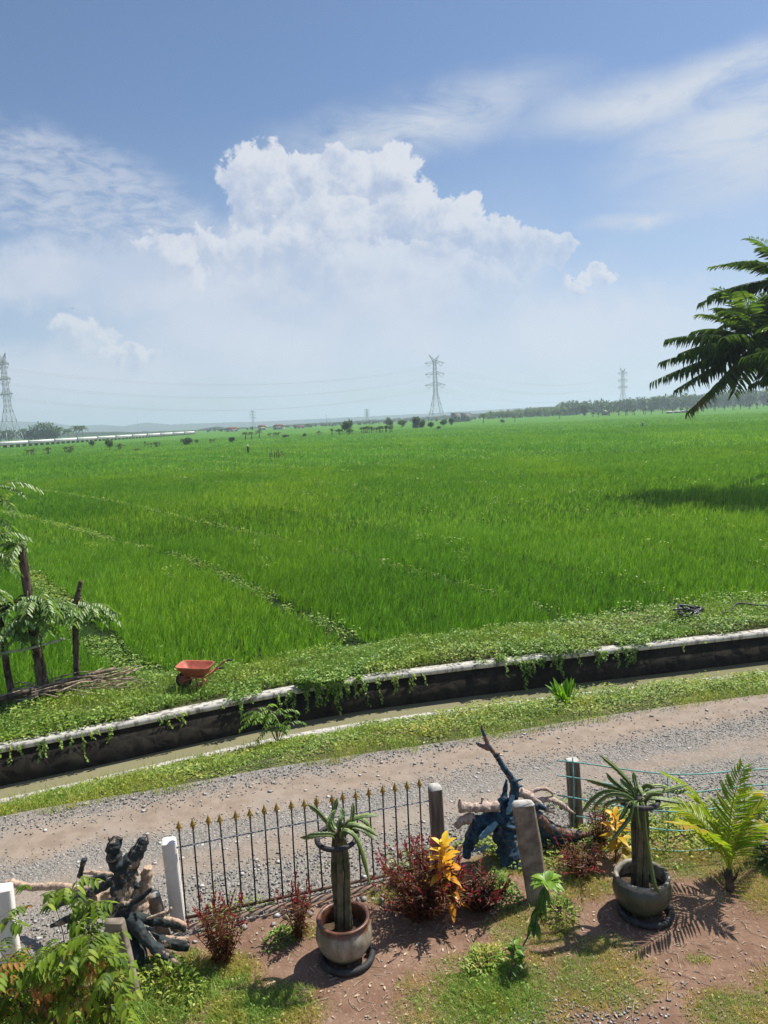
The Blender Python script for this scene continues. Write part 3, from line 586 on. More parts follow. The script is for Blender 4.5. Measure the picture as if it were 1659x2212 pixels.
d *= .45+1.3*vnoise(x, y, .16, 41); d = np.clip(d*1.25-.22, 0, 1); k = (rng.random(n) < d) & (y < yf(x)+.25); x, y, d = x[k], y[k], d[k]; n = len(x); a = U(0, 6.28, n)
mb = MB(); lush = np.clip(1.2-np.hypot((x+2.6)/1.7, (y-6.4)/.9), 0, 1)+np.clip(1-np.hypot((x-.8)/.6, (y-6.5)/.5), 0, 1)*.8
mb.blades(np.stack([x, y, np.full(n, .008)], 1), U(.018, .05, n)*(1+2.2*lush), U(.0035, .007, n)*(1+.5*lush), np.stack([np.cos(a), np.sin(a), 0*a], 1)*U(.2, 1.1, n)[:, None], segs=2, r=np.clip(U(0, 1, n)*.8+.22*(1-d)-.25*lush+.15, 0, 1))
k = rng.random(n) < .012+.04*lush; ground_leaves(mb, x[k], y[k], .012+rng.random(k.sum())*.04*(1+2*lush[k]), U(.015, .035, k.sum()))
tag(mb.build('lawn_grass', M['lawn']), 'patchy yellow green grass growing on the bare garden soil', 'grass', kind='stuff')
mb = MB(); n = 1500; x = U(-4.5, 5.5, n); y = U(5.6, 9.2, n); k = y < yf(x)-.02; x, y = x[k], y[k]; sz = .004+.014*rng.random(len(x))**2; stones(mb, np.stack([x, y, np.full(len(x), .014)], 1), sz)
n = 420; x = rng.normal(size=n)*.55+1.55; y = rng.normal(size=n)*.16+6.25; stones(mb, np.stack([x, y, np.full(n, .016)], 1), .008+.014*rng.random(n), .4)
for cx, cy_, n in ((-.6, 7.95, 30), (-1.9, 7.55, 26)):
    x = cx+rng.normal(size=n)*.5; y = yf(x)-.18+rng.normal(size=n)*.1; stones(mb, np.stack([x, y, np.full(n, .02)], 1), .015+.045*rng.random(n)**2, .5)
tag(mb.build('pebbles', M['stone']), 'small pale pebbles scattered over the garden soil', 'pebbles', kind='stuff')
mb = MB(); n = 1200; x = U(-2.4, 4.2, n); y = U(6.0, 8.4, n); k = (y < yf(x)-.1); x, y = x[k], y[k]
for a, b in zip(x, y):
    th = U(0, 6.28); L = U(.03, .13)*(2.2 if rng.random() > .93 else 1); z = .016; mb.tube([(a, b, z), (a+.5*L*math.cos(th), b+.5*L*math.sin(th), z+U(0, .012)), (a+L*math.cos(th+U(-.3, .3)), b+L*math.sin(th), z)], U(.0015, .004), 4, caps=False)
n = 520; x = rng.normal(size=n)*1.7+.5; y = U(6., 8., n); mb.leaves(np.stack([x, y, np.full(n, .02)], 1), np.stack([rng.normal(size=n), rng.normal(size=n), .1*rng.random(n)], 1), (.2, 0, 1), U(.02, .06, n), U(.01, .025, n))
tag(mb.build('leaf_litter', M['twig']), 'dry twigs and dead leaves lying on the garden soil', 'litter', kind='stuff')
#@@PART2@@
HAZE_D = .00030
# ================================================================== the things
def GB(u, v):                            # spot on the canal banks, following their slope
    z = 0.
    for _ in range(8): p = G(u, v, z); z = float(bank_z(p[0], p[1]))
    return A([p[0], p[1], z])
def organic(mb, name, m, parent, vox=.010, disp=.010, dscale=.06):
    o = mb.build(name, m, parent, smooth=True)
    rm = o.modifiers.new('remesh', 'REMESH'); rm.mode = 'VOXEL'; rm.voxel_size = vox; rm.use_smooth_shade = True
    tx = bpy.data.textures.new('wood_relief', 'CLOUDS'); tx.noise_scale = dscale; tx.noise_depth = 5; tx.noise_type = 'SOFT_NOISE'
    dm = o.modifiers.new('relief', 'DISPLACE'); dm.texture = tx; dm.strength = disp*2; dm.mid_level = .5
    return o
def part_dup(p, loc, parent, rz=None):
    c2 = p.copy(); col.objects.link(c2); c2.parent = parent; c2.location = loc
    if rz is not None: c2.rotation_euler = (0, 0, rz)
    for g in p.children: d2 = g.copy(); col.objects.link(d2); d2.parent = c2
    return c2

# ---- iron fence with gilded spear heads
fa, fb = A([-2.43, 7.80, 0]), A([.27, 8.53, 0]); NB = 19
fd = (fb-fa); fang = math.atan2(fd[1], fd[0])
fence = thing('iron_fence', 'black iron fence with gold spear tips between the white post and the timber post', 'fence', fa)
mb = MB(); mb.tube([(0, 0, .05), (0, 0, 1.12)], .0098, 6); bar = mb.build('bar', M['iron'], fence, True)
mb = MB(); mb.lathe([(.0, 0), (.016, .0), (.016, .012), (.010, .016), (.030, .040), (.026, .052), (.012, .085), (.0, .125)], (0, 0, 1.10), 8); 
for a_ in (0, 1.571, 3.1416, 4.712): mb.tube([(.012*math.cos(a_), .012*math.sin(a_), 1.14), (.034*math.cos(a_), .034*math.sin(a_), 1.135), (.030*math.cos(a_), .030*math.sin(a_), 1.118)], [.007, .006, .002], 5)
mb.build('finial', M['gold'], bar)
for i in range(NB):
    loc = fd*i/(NB-1); loc = (loc[0]+U(-.006, .006), loc[1], U(-.012, .012))
    b = bar if i == 0 else part_dup(bar, loc, fence); b.rotation_euler = (U(-.012, .012), U(-.012, .012), U(0, 6))
ex = nz(fd)
mb = MB()
for k in range(2):
    s_ = np.linspace(-.12, np.linalg.norm(fd)+.22, 90); ph = s_*60+k*math.pi
    mb.tube(ex*s_[:, None]+np.stack([0*s_, .006*np.cos(ph)-.012, .915+.006*np.sin(ph)+.012*np.sin(s_*1.2)], 1), .0055, 5)
mb.build('top_rail', M['wire'], fence, True)
mb = MB(); mb.bar(ex*-.1+A([0, 0, .062]), fd+ex*.18+A([0, 0, .062]), .030, .022); mb.build('bottom_rail', M['rust'], fence)
mb = MB(); p_ = curve([fa-ex*.1+A([0, -.10, 0]), fa+fd*.5+A([.0, -.09, 0]), fb+ex*.2+A([0, -.11, 0])], 20)
mb.tube(p_+A([0, 0, -.008]), .055, 10, rough=.05); tag(mb.build('edging_kerb', simple('old_soil_stained_edging', (.21, .14, .105), (.30, .23, .18), 6, .95, .1, .6)), 'rough earth stained edging strip along the foot of the iron fence', 'edging')

# ---- posts
def post(name, label, b, top, w, dep, m, topm, rz, grp=None, dome=.03, ch=.2):
    b = A(b, float); t = thing(name, label, 'post', b, rz, grp); d = A(top, float)-b; cs, sn = math.cos(-rz), math.sin(-rz); d = A([d[0]*cs-d[1]*sn, d[0]*sn+d[1]*cs, d[2]])
    x, y = w/2, dep/2; k = ch*min(x, y)
    sec = A([[x-k, -y], [x, -y+k], [x, y-k], [x-k, y], [-x+k, y], [-x, y-k], [-x, -y+k], [-x+k, -y]]); n = 8; V = []
    for f, sc_ in ((-.08, 1), (.02, 1.), (.3, .99), (.6, 1.0), (1, .985)): V.append(np.concatenate([sec*sc_, np.zeros((8, 1))], 1)+d*f+rng.normal(size=(8, 3))*.0025)
    q = [[i*n+j, i*n+(j+1) % n, (i+1)*n+(j+1) % n, (i+1)*n+j] for i in range(4) for j in range(n)]
    mb = MB(); mb.add(np.concatenate(V), q); mb.build('shaft', m, t)
    mb = MB(); z0 = d; V = [np.concatenate([sec*.985, np.zeros((8, 1))], 1)+z0, np.concatenate([sec*.82, np.zeros((8, 1))], 1)+z0+A([0, 0, dome*.7])+rng.normal(size=(8, 3))*.003, np.concatenate([sec*.35, np.zeros((8, 1))], 1)+z0+A([0, 0, dome])]
    mb.add(np.concatenate(V+[[z0+A([0, 0, dome])]]), [[i*n+j, i*n+(j+1) % n, (i+1)*n+(j+1) % n, (i+1)*n+j] for i in range(2) for j in range(n)], [[16+j, 16+(j+1) % n, 24] for j in range(n)]); mb.build('cap', topm, t); return t
post('concrete_post', 'white limewashed post at the left end of the spear fence', (-2.52, 7.80, 0), (-2.55, 7.80, .985), .155, .15, M['white'], M['white'], R(14), 'limewashed posts', .02)
post('concrete_post', 'white limewashed post half hidden behind the leafy shrub at the left edge', (-3.97, 7.0, 0), (-3.98, 7.0, 1.03), .16, .15, M['white'], M['white'], R(16), 'limewashed posts', .03)
post('timber_post', 'grey weathered post with pale faceted top beside the blue driftwood', (.48, 8.62, 0), (.46, 8.62, 1.03), .15, .14, M['greywood'], M['post_top'], R(14), 'weathered posts', .05)
post('timber_post', 'dark weathered post behind the teal rod fence, its top notched', (2.36, 9.36, 0), (2.32, 9.36, .95), .15, .14, M['greywood'], M['post_top'], R(10), 'weathered posts', .015)
b_ = G(1163, 1945); t_ = P(1130, 1738, b_[1]+.02)
post('concrete_slab_post', 'leaning grey concrete slab with pale round top in front of the blue driftwood', b_, t_, .255, .10, M['concrete'], M['post_top'], R(6), None, .05, .5)
b_ = G(286, 2172); t_ = P(247, 1990, b_[1]+.12)
post('concrete_slab_post', 'leaning grey concrete slab under the forked driftwood, behind the leafy shrub', b_, t_, .19, .09, M['concrete'], M['concrete'], R(-4), None, .02, .3)
b_ = P(352, 1985, 7.62); post('concrete_slab_post', 'short pointed grey concrete stub standing behind the forked driftwood', (b_[0], 7.62, 0), P(330, 1935, 7.62), .15, .08, M['concrete'], M['post_top'], R(20), None, .06, .5)

# ---- teal rod fence
rf = thing('rod_fence', 'thin teal metal rod fence with widely spaced rails at the right of the garden', 'fence', (2.3, 9.2, 0))
path = A([(-.22, .03, 0), (0, -.06, 0), (1.02, -.50, 0), (1.98, -.46, 0), (3.6, -.40, 0)])
rails = [(1.02, 0, 5), (.80, 0, 5), (.54, 0, 5), (.29, 1, 5), (.035, 1, 5)]
for k, (z, i0, i1) in enumerate(rails):
    p_ = curve(path[i0:i1], 8); p_ = p_+A([0, 0, z])+np.stack([0*p_[:, 0], .004*np.sin(p_[:, 0]*7+k), .010*np.sin(p_[:, 0]*2.3+k*2)], 1); mb = MB(); mb.tube(p_, .0085, 6); mb.build('rail', M['rebar'], rf, True)
for x_, y_, h in ((-.03, -.045, 1.08), (1.02, -.49, 1.05), (1.98, -.45, 1.07), (2.95, -.41, 1.06)):
    mb = MB(); mb.tube([(x_, y_, -.05), (x_+.01, y_, h*.5), (x_, y_, h)], .0085, 6); mb.build('rod', M['rebar'], rf, True)
mb = MB()
for z0 in (.3, .22, .12):
    s_ = np.linspace(0, 1, 14); mb.tube(np.stack([2.32+s_*.15*np.cos(s_*5), 9.27+0*s_, z0+.04*np.sin(s_*9)], 1), .003, 4)
tag(mb.build('tie_wire', M['rust']), 'loose rusty tie wire wound round the foot of the dark weathered post', 'wire')

# ---- driftwood: forked teal root on the left
def D1(x, y, Y): return P(x/3, 1659.3+y/3, Y)
def D2(x, y, Y): return P(940.3+x*.2334, 1548.7+y*.2334, Y)
def limbs(D, L, rough=.10):
    mb = MB()
    for pts in L:
        p = A([D(a, b, c_) for a, b, c_, r_ in pts]); r_ = A([q[3] for q in pts]); n = 6; cp = curve(p, n); cr = np.interp(np.linspace(0, 1, len(cp)), np.linspace(0, 1, len(p)), r_)
        cr *= 1+.10*np.sin(np.arange(len(cr))*1.7+U(0, 6)); mb.tube(cp, np.maximum(cr, .008), 9, rough=rough)
    return mb
dw = thing('driftwood_root', 'upright forked driftwood root painted dark teal, beside the left white post', 'driftwood')
organic(limbs(D1, [
    [(770, 1010, 7.28, .125), (785, 880, 7.32, .125), (800, 740, 7.36, .115), (825, 650, 7.38, .11), (880, 560, 7.40, .082), (925, 490, 7.42, .062), (938, 452, 7.43, .04)],
    [(820, 690, 7.38, .09), (760, 625, 7.34, .085), (732, 545, 7.33, .075), (742, 490, 7.33, .07), (748, 462, 7.33, .045)],
    [(730, 480, 7.33, .03), (742, 440, 7.33, .018)], [(770, 500, 7.34, .03), (790, 450, 7.34, .015)], [(920, 500, 7.42, .03), (895, 460, 7.42, .018)],
    [(925, 500, 7.42, .03), (950, 455, 7.43, .02), (958, 430, 7.43, .008)], [(735, 500, 7.33, .03), (712, 462, 7.33, .02), (700, 440, 7.33, .008)], [(760, 490, 7.33, .03), (765, 440, 7.33, .012)], [(905, 510, 7.42, .03), (905, 445, 7.42, .012)], [(770, 960, 7.2, .03), (800, 800, 7.26, .025), (840, 680, 7.28, .02)],
    [(740, 625, 7.33, .055), (835, 630, 7.36, .06)],
    [(770, 1000, 7.28, .11), (710, 1150, 7.22, .10), (690, 1330, 7.15, .08)], [(800, 1000, 7.26, .11), (870, 1180, 7.14, .11), (930, 1340, 7.02, .09)], [(800, 1040, 7.5, .10), (830, 1250, 7.5, .09)],
    [(845, 970, 7.2, .065), (930, 1090, 7.1, .062), (1040, 1195, 7.0, .058), (1120, 1250, 6.97, .04), (1192, 1305, 6.95, .01)],
    [(880, 1060, 7.25, .06), (1050, 1122, 7.2, .062), (1228, 1155, 7.2, .055)],
    [(860, 960, 7.3, .055), (1000, 990, 7.3, .05), (1130, 1012, 7.3, .042), (1205, 1045, 7.3, .035)],
    [(760, 880, 7.35, .075), (640, 935, 7.38, .07), (500, 955, 7.42, .05), (330, 1025, 7.5, .025)],
    [(790, 690, 7.36, .05), (640, 785, 7.45, .042), (500, 835, 7.52, .04), (370, 895, 7.6, .025)], [(690, 700, 7.42, .035), (600, 720, 7.45, .03), (540, 755, 7.5, .02)],
    [(518, 705, 7.5, .03), (532, 640, 7.5, .026), (548, 585, 7.5, .03)], [(840, 880, 7.28, .035), (920, 835, 7.26, .03), (985, 780, 7.25, .014)], [(870, 740, 7.4, .03), (900, 775, 7.36, .02)],
    [(860, 860, 7.3, .03), (850, 900, 7.26, .02)]]), 'trunk', M['drift_teal'], dw)
organic(limbs(D1, [
    [(958, 640, 7.55, .055), (945, 740, 7.54, .062), (915, 850, 7.52, .085), (890, 960, 7.46, .10)], [(880, 750, 7.5, .03), (870, 840, 7.48, .04)], [(900, 690, 7.5, .03), (880, 660, 7.5, .018)]]), 'bare_slab', M['drift_pale'], dw)
organic(limbs(D1, [
    [(720, 830, 7.52, .065), (620, 860, 7.54, .07), (520, 850, 7.55, .045)], [(740, 690, 7.5, .03), (640, 690, 7.5, .032), (590, 665, 7.5, .02)], [(640, 680, 7.5, .025), (530, 675, 7.5, .018)],
    [(700, 790, 7.5, .05), (720, 850, 7.48, .06), (650, 905, 7.45, .06), (600, 935, 7.4, .035)], [(680, 745, 7.5, .03), (540, 790, 7.62, .034), (430, 770, 7.7, .04), (330, 765, 7.8, .044), (180, 768, 7.85, .044), (80, 745, 7.88, .045), (22, 752, 7.9, .03)],
    [(740, 745, 7.4, .016), (770, 735, 7.36, .022), (772, 712, 7.35, .012)]]), 'bare_branch', M['drift_pale'], dw)
organic(limbs(D1, [[(930, 985, 7.28, .016), (1030, 950, 7.26, .02), (1095, 930, 7.25, .022), (1112, 902, 7.25, .016)], [(1060, 975, 7.31, .028), (1130, 990, 7.31, .032), (1210, 1020, 7.31, .028)], [(1060, 1098, 7.22, .028), (1220, 1115, 7.22, .03)], [(860, 965, 7.24, .03), (885, 1010, 7.2, .035), (905, 1030, 7.17, .02)], [(960, 1060, 7.2, .015), (1010, 1135, 7.12, .018)]]), 'bare_branch', M['drift_pale'], dw)

db = thing('driftwood_root', 'blue painted driftwood root with a long forked stick rising from it', 'driftwood')
organic(limbs(D2, [
    [(690, 880, 8.78, .11), (650, 970, 8.76, .16), (640, 1080, 8.74, .16), (680, 1220, 8.68, .13), (725, 1400, 8.58, .12), (745, 1470, 8.52, .10)],
    [(600, 900, 8.76, .11), (480, 965, 8.74, .12), (380, 1050, 8.70, .10), (310, 1180, 8.66, .075), (282, 1310, 8.6, .045)], [(650, 740, 8.8, .05), (620, 800, 8.8, .075), (600, 900, 8.78, .10)],
    [(660, 580, 8.86, .012), (650, 650, 8.85, .03), (640, 740, 8.82, .04)], [(560, 1230, 8.68, .02), (640, 1290, 8.66, .07), (700, 1330, 8.64, .10)],
    [(960, 1030, 8.86, .065), (1080, 1095, 8.88, .062), (1250, 1125, 8.9, .05), (1340, 1115, 8.92, .035)], [(700, 1000, 8.78, .12), (850, 980, 8.86, .10), (960, 1030, 8.88, .07)],
    [(560, 930, 8.74, .05), (430, 960, 8.72, .08), (330, 960, 8.7, .07)], [(690, 1380, 8.58, .10), (640, 1480, 8.5, .09), (800, 1480, 8.5, .08)],
    [(1000, 1080, 8.9, .05), (1010, 1200, 8.92, .045), (1020, 1340, 8.92, .045)], [(1080, 1130, 8.9, .05), (1180, 1195, 8.88, .045), (1260, 1230, 8.86, .03)], [(860, 820, 8.84, .05), (960, 825, 8.86, .05), (1020, 850, 8.86, .03)]]), 'root_body', M['drift_blue'], db)
organic(limbs(D2, [[(540, 325, 8.675, .03), (585, 390, 8.69, .034), (620, 450, 8.70, .035), (695, 560, 8.74, .042), (735, 635, 8.76, .056), (722, 760, 8.77, .064), (695, 870, 8.77, .075)], [(725, 605, 8.74, .016), (785, 580, 8.74, .014), (814, 578, 8.74, .008)], [(740, 660, 8.75, .02), (812, 636, 8.75, .010)]], .07), 'stick_base', M['drift_blue'], db, .010, .006, .05)
organic(limbs(D2, [[(430, 70, 8.62, .010), (432, 110, 8.63, .022), (455, 170, 8.64, .024), (492, 265, 8.66, .029), (540, 325, 8.675, .030), (575, 375, 8.685, .03)],
    [(500, 300, 8.66, .028), (440, 272, 8.64, .027), (405, 258, 8.63, .022), (382, 240, 8.62, .014)], [(570, 352, 8.68, .018), (602, 332, 8.68, .010)]], .07), 'forked_stick', M['drift_brown'], db, .010, .006, .05)
organic(limbs(D2, [[(235, 830, 8.70, .062), (320, 838, 8.70, .058), (430, 838, 8.70, .062), (585, 822, 8.74, .066)], [(225, 755, 8.69, .012), (232, 820, 8.69, .04), (232, 885, 8.69, .02)], [(430, 780, 8.72, .012), (440, 745, 8.72, .02)], [(190, 1020, 8.70, .045), (255, 955, 8.70, .06), (360, 930, 8.72, .07)]]), 'bare_log', M['drift_bare'], db)
organic(limbs(D2, [[(790, 700, 8.88, .06), (870, 735, 8.88, .052), (960, 800, 8.88, .042), (1040, 860, 8.88, .034), (1138, 902, 8.88, .014)], [(880, 695, 8.92, .026), (960, 668, 8.93, .026), (1030, 668, 8.94, .024), (1075, 700, 8.94, .02), (1094, 730, 8.94, .010)], [(950, 770, 8.92, .03), (1060, 760, 8.93, .038), (1150, 800, 8.94, .036), (1230, 858, 8.95, .028), (1298, 897, 8.96, .008)]]), 'bare_branch', M['drift_bare'], db)
organic(limbs(D2, [[(900, 880, 8.84, .06), (960, 930, 8.85, .07), (1050, 1015, 8.86, .074), (1180, 1070, 8.88, .068), (1320, 1085, 8.90, .052), (1400, 1085, 8.93, .035), (1470, 1062, 8.94, .02)]]), 'brown_root', M['drift_brown'], db)
organic(limbs(D2, [[(720, 720, 8.70, .022), (700, 800, 8.68, .036), (680, 870, 8.66, .036), (655, 900, 8.65, .012)], [(570, 975, 8.60, .03), (520, 1030, 8.58, .042), (450, 1090, 8.56, .038), (402, 1130, 8.55, .014)], [(480, 1185, 8.60, .028), (430, 1220, 8.58, .022), (325, 1252, 8.56, .007)]]), 'pale_spur', M['drift_light'], db)

# ---- pots, tyres and dragon fruit cacti
def pot(label, loc, rad, h, m, rim_m):
    t = thing('plant_pot', label, 'pot', loc, U(0, 3)); k = rad/.27; H_ = h
    mb = MB(); mb.lathe([(.0, .0), (.14*k, 0), (.165*k, .02), (.215*k, .065*H_/.4), (.265*k, .14*H_/.4), (.288*k, .225*H_/.4), (.277*k, .305*H_/.4), (.25*k, .355*H_/.4), (.243*k, .37*H_/.4)], n=40); mb.build('body', m, t, True)
    mb = MB(); mb.lathe([(.243*k, .368*H_/.4), (.262*k, .376*H_/.4), (.272*k, .39*H_/.4), (.262*k, .405*H_/.4), (.238*k, .403*H_/.4), (.226*k, .385*H_/.4), (.235*k, .31*H_/.4), (.245*k, .24*H_/.4)], n=40); mb.build('rim', rim_m, t, True)
    mb = MB(); a = np.linspace(0, 6.283, 25)[:-1]; V = [[0, 0, .25*H_/.4]]
    for r_ in (.08*k, .16*k, .242*k): V += [[r_*math.cos(q), r_*math.sin(q), .235*H_/.4+U(-.012, .015)] for q in a]
    mb.add(V, [[1+i*24+j, 1+i*24+(j+1) % 24, 25+i*24+(j+1) % 24, 25+i*24+j] for i in range(2) for j in range(24)], [[0, 1+j, 1+(j+1) % 24] for j in range(24)]); mb.build('soil', M['potsoil'], t); return t
p1 = A([-.615, 7.13, .03]); p2 = A([2.63, 7.64, .03])
pot('round glazed pot with white belly and brown rim holding a tall cactus', p1, .275, .43, mat_pot('glazed_white_pot', (.35, .31, .25), (.17, .145, .10), (.14, .06, .035), (.055, .075, .03)), simple('glazed_brown_rim', (.17, .07, .04), (.055, .026, .018), 9, .4, .5))
pot('mossy grey green pot with pale rim beside the coconut seedling', p2, .295, .41, mat_pot('mossy_old_pot', (.085, .085, .055), (.045, .05, .03), (.30, .27, .22), (.05, .06, .025)), simple('pale_worn_rim', (.34, .31, .26), (.12, .10, .075), 9, .6, .3))
def tyre(name, label, c_, Rr, r_, flat=1., rz=0., tilt=(0, 0), grp=None):
    a = np.linspace(0, 2*math.pi, 41)[:-1]; mb = MB(); mb.tube(np.stack([Rr*np.cos(a), Rr*np.sin(a), 0*a], 1), r_, 12, closed=True); o = mb.build(name, M['rubber'], None, True); o.location = c_; o.scale = (1, 1, flat); o.rotation_euler = (*tilt, rz); return tag(o, label, 'tyre', grp)
tyre('tyre', 'thin black tyre on the ground around the white belly pot', p1+A([.02, -.02, .022]), .262, .033, 1.05, 0, (0, 0), 'tyres under the pots')
tyre('tyre', 'thin black tyre on the ground around the mossy pot', p2+A([.02, -.05, .022]), .27, .036, 1.05, 0, (0, 0), 'tyres under the pots')
tyre('tyre_ring', 'black tyre hoop carrying the arms of the cactus in the white belly pot', (-.63, 7.13, 1.33), .205, .026, 1., 0, (.06, -.03), 'tyre hoops on the cacti')
tyre('tyre_ring', 'black tyre hoop carrying the arms of the cactus in the mossy pot', (2.60, 7.66, 1.295), .205, .028, 1., 0, (-.02, .04), 'tyre hoops on the cacti')
def cactus(label, base, Dz, Yc, hubz, arms, nst=5):
    t = thing('dragon_fruit_cactus', label, 'cactus', base); b = A(base, float)
    mb = MB(); mb.tube([(0, 0, .2), (0.0, 0, hubz+.03)], .045, 8, rough=.05); mb.build('stake', M['greywood'], t)
    for k in range(2): c_, s_ = math.cos(k*1.57+.5), math.sin(k*1.57+.5); mb = MB(); mb.tube([(-.21*c_, -.21*s_, hubz+.01+.012*k), (.21*c_, .21*s_, hubz+.01+.012*k)], .008, 6); mb.build('cross_stick', M['post_top'], t)
    pr = A([1, .52, .30, .52]*3); rr = A([.62, .25, .12, .25]*3)
    mb = MB()
    for k in range(nst):
        a = k*6.283/nst+.4; r0 = U(.055, .085); p = curve([(r0*math.cos(a), r0*math.sin(a), .22), (.062*math.cos(a+.2), .062*math.sin(a+.2), .55), (.062*math.cos(a+.4)+.012*math.sin(k*2.1), .062*math.sin(a+.4), .95), (.04*math.cos(a+.5), .04*math.sin(a+.5), hubz+.02)], 12)
        mb.tube(p, .037*(1+.09*np.sin(np.arange(len(p))*2.1+k)), 12, prof=pr, r=rr, twist=.012)
    mb.build('stem', M['cactus_old'], t, False)
    for pts in arms:
        p = A([Dz(a_, b_, Yc+dy) for a_, b_, dy in pts])-b; p = np.vstack([A([[p[0][0]*.4, p[0][1]*.4, hubz-.02]]), p]); cp = curve(p, 9); m_ = len(cp); f = np.linspace(0, 1, m_)
        rad = .027*np.clip(np.minimum(f*6+.45, (1-f)*5+.18), 0, 1)*(1+.13*np.sin(np.arange(m_)*2.2)); mb = MB(); mb.tube(cp, rad, 12, prof=pr, r=np.clip(rr+.22, 0, 1)); mb.build('arm', M['cactus'], t, False)
    return t
def Z2(x, y, Y): return P((1000+x*.6028)/1.808, (3000+y*.6028)/1.808, Y)
def Z3(x, y, Y): return P((2000+x*.6028)/1.808, (2800+y*.6028)/1.808, Y)
cactus('tall cactus with few pale green arms in the white belly pot', p1+A([0, .02, 0]), Z2, 7.15, 1.33, [
    [(470, 360, .05), (400, 280, .1), (335, 235, .12)], [(490, 330, .12), (510, 260, .14), (525, 195, .14)], [(610, 380, -.06), (622, 300, -.04), (628, 220, -.02)], [(600, 350, .02), (690, 315, .05), (795, 308, .08)],
    [(600, 370, -.1), (700, 385, -.12), (790, 442, -.12)], [(570, 405, -.17), (640, 445, -.2), (690, 560, -.22), (738, 758, -.22)], [(480, 430, -.14), (400, 430, -.18), (322, 437, -.2)], [(540, 350, -.05), (560, 300, .0), (552, 252, .03)],
    [(620, 390, -.05), (700, 410, -.06), (765, 466, -.06)], [(470, 370, .0), (490, 310, .05), (515, 270, .08)], [(450, 415, .05), (360, 440, .05), (285, 450, .05)], [(640, 330, .12), (700, 345, .14), (740, 385, .14)]])
cactus('bushy cactus with many dark green arms in the mossy pot', p2+A([-.02, .02, 0]), Z3, 7.66, 1.28, [
    [(760, 430, .1), (670, 330, .12), (565, 243, .14)], [(720, 480, .12), (600, 440, .15), (470, 403, .18)], [(700, 450, .16), (650, 410, .18), (612, 362, .18)], [(720, 500, -.05), (600, 480, -.1), (510, 540, -.12), (445, 628, -.14)],
    [(730, 510, -.1), (640, 500, -.14), (570, 540, -.16), (528, 592, -.16)], [(800, 440, .1), (790, 400, .12), (788, 358, .12)], [(790, 560, -.18), (770, 640, -.22), (700, 740, -.24), (635, 812, -.24)], [(760, 560, -.14), (720, 630, -.18), (690, 672, -.18)],
    [(880, 500, .05), (1000, 480, .05), (1145, 440, .05)], [(900, 530, -.08), (1000, 540, -.1), (1108, 562, -.1)], [(860, 470, .12), (960, 450, .15), (1060, 490, .15), (1140, 470, .15)], [(850, 580, -.18), (865, 740, -.2), (890, 900, -.22), (925, 1080, -.3), (972, 1162, -.34)],
    [(810, 580, -.19), (815, 650, -.22), (830, 735, -.22)], [(840, 470, .02), (870, 440, .02), (930, 462, .02)], [(860, 540, -.12), (900, 500, -.14), (980, 500, -.15)], [(800, 500, .0), (820, 460, .0), (850, 520, -.1)], [(770, 470, .05), (730, 430, .08), (700, 400, .1)], [(720, 540, -.1), (650, 545, -.12), (590, 580, -.12)]], 5)

# ---- flowering plants
def celosia(label, loc, h, sp, ns, lf=26, grp='red cockscombs', dark=0., pl=.75):
    t = thing('cockscomb_plant', label, 'plant', loc, 0, grp); sm, lm = MB(), MB()
    for i in range(ns):
        a = U(0, 6.28); r0 = U(0, .25)*sp; r1 = sp*math.sqrt(U(0, 1)); hh = h*U(.62, 1.0)*(1-.25*(r1/sp)**2); x0, y0 = r0*math.cos(a), r0*math.sin(a); x1, y1 = r1*math.cos(a+U(-.3, .3)), r1*math.sin(a+U(-.3, .3))
        p = curve([(x0, y0, 0), (x0*.6+x1*.4, y0*.6+y1*.4, hh*.45), (x1, y1, hh)], 5); sm.tube(p, np.linspace(.006, .003, len(p)), 5, caps=False)
        k = lf; f = U(.12, .97, k); q = np.stack([np.interp(f, np.linspace(0, 1, len(p)), p[:, j]) for j in range(3)], 1); d = rv(k); d[:, 2] = np.abs(d[:, 2])*.6-.05
        lm.leaves(q, d, (0, 0, 1), U(.045, .10, k), U(.010, .020, k), .3, r=np.clip(U(0, 1, k)-dark, 0, 1))
        if rng.random() < pl:
            pm = MB(); top = p[-1]; L = U(.06, .13); ax = nz(p[-1]-p[-2]+rng.normal(size=3)*.02); k = 26; f = U(0, 1, k); d = rv(k)*.6+ax; pm.leaves(top+np.outer(f*L, ax), d, (0, 0, 1), U(.018, .036, k), U(.007, .014, k), .1)
            pm.build('plume', M['plume'], t)
    sm.build('stems', M['plume_stem'], t); lm.build('leaves', M['celosia_leaf'], t); return t
celosia('sparse red plumed plant at the left foot of the spear fence', (-1.88, 7.12, 0), .78, .30, 46, 13, dark=-.1, pl=.55)
celosia('small slender red plumed plant left of the white belly pot', (-1.12, 7.46, 0), .66, .20, 20, 17, dark=-.15, pl=1.)
celosia('largest bushy dark red plant, at the right end of the spear fence', (.22, 7.72, 0), .78, .52, 120, 30)
celosia('low dark bronze plant at the foot of the yellow croton', (.85, 7.80, 0), .48, .34, 60, 28, dark=.15, pl=.4)
celosia('thin reddish plant under the brown driftwood root', (2.15, 8.35, 0), .42, .34, 44, 12, dark=0, pl=.25)
celosia('thin reddish plant in front of the dark weathered post', (2.55, 8.95, 0), .62, .22, 30, 9, dark=-.1, pl=.5)
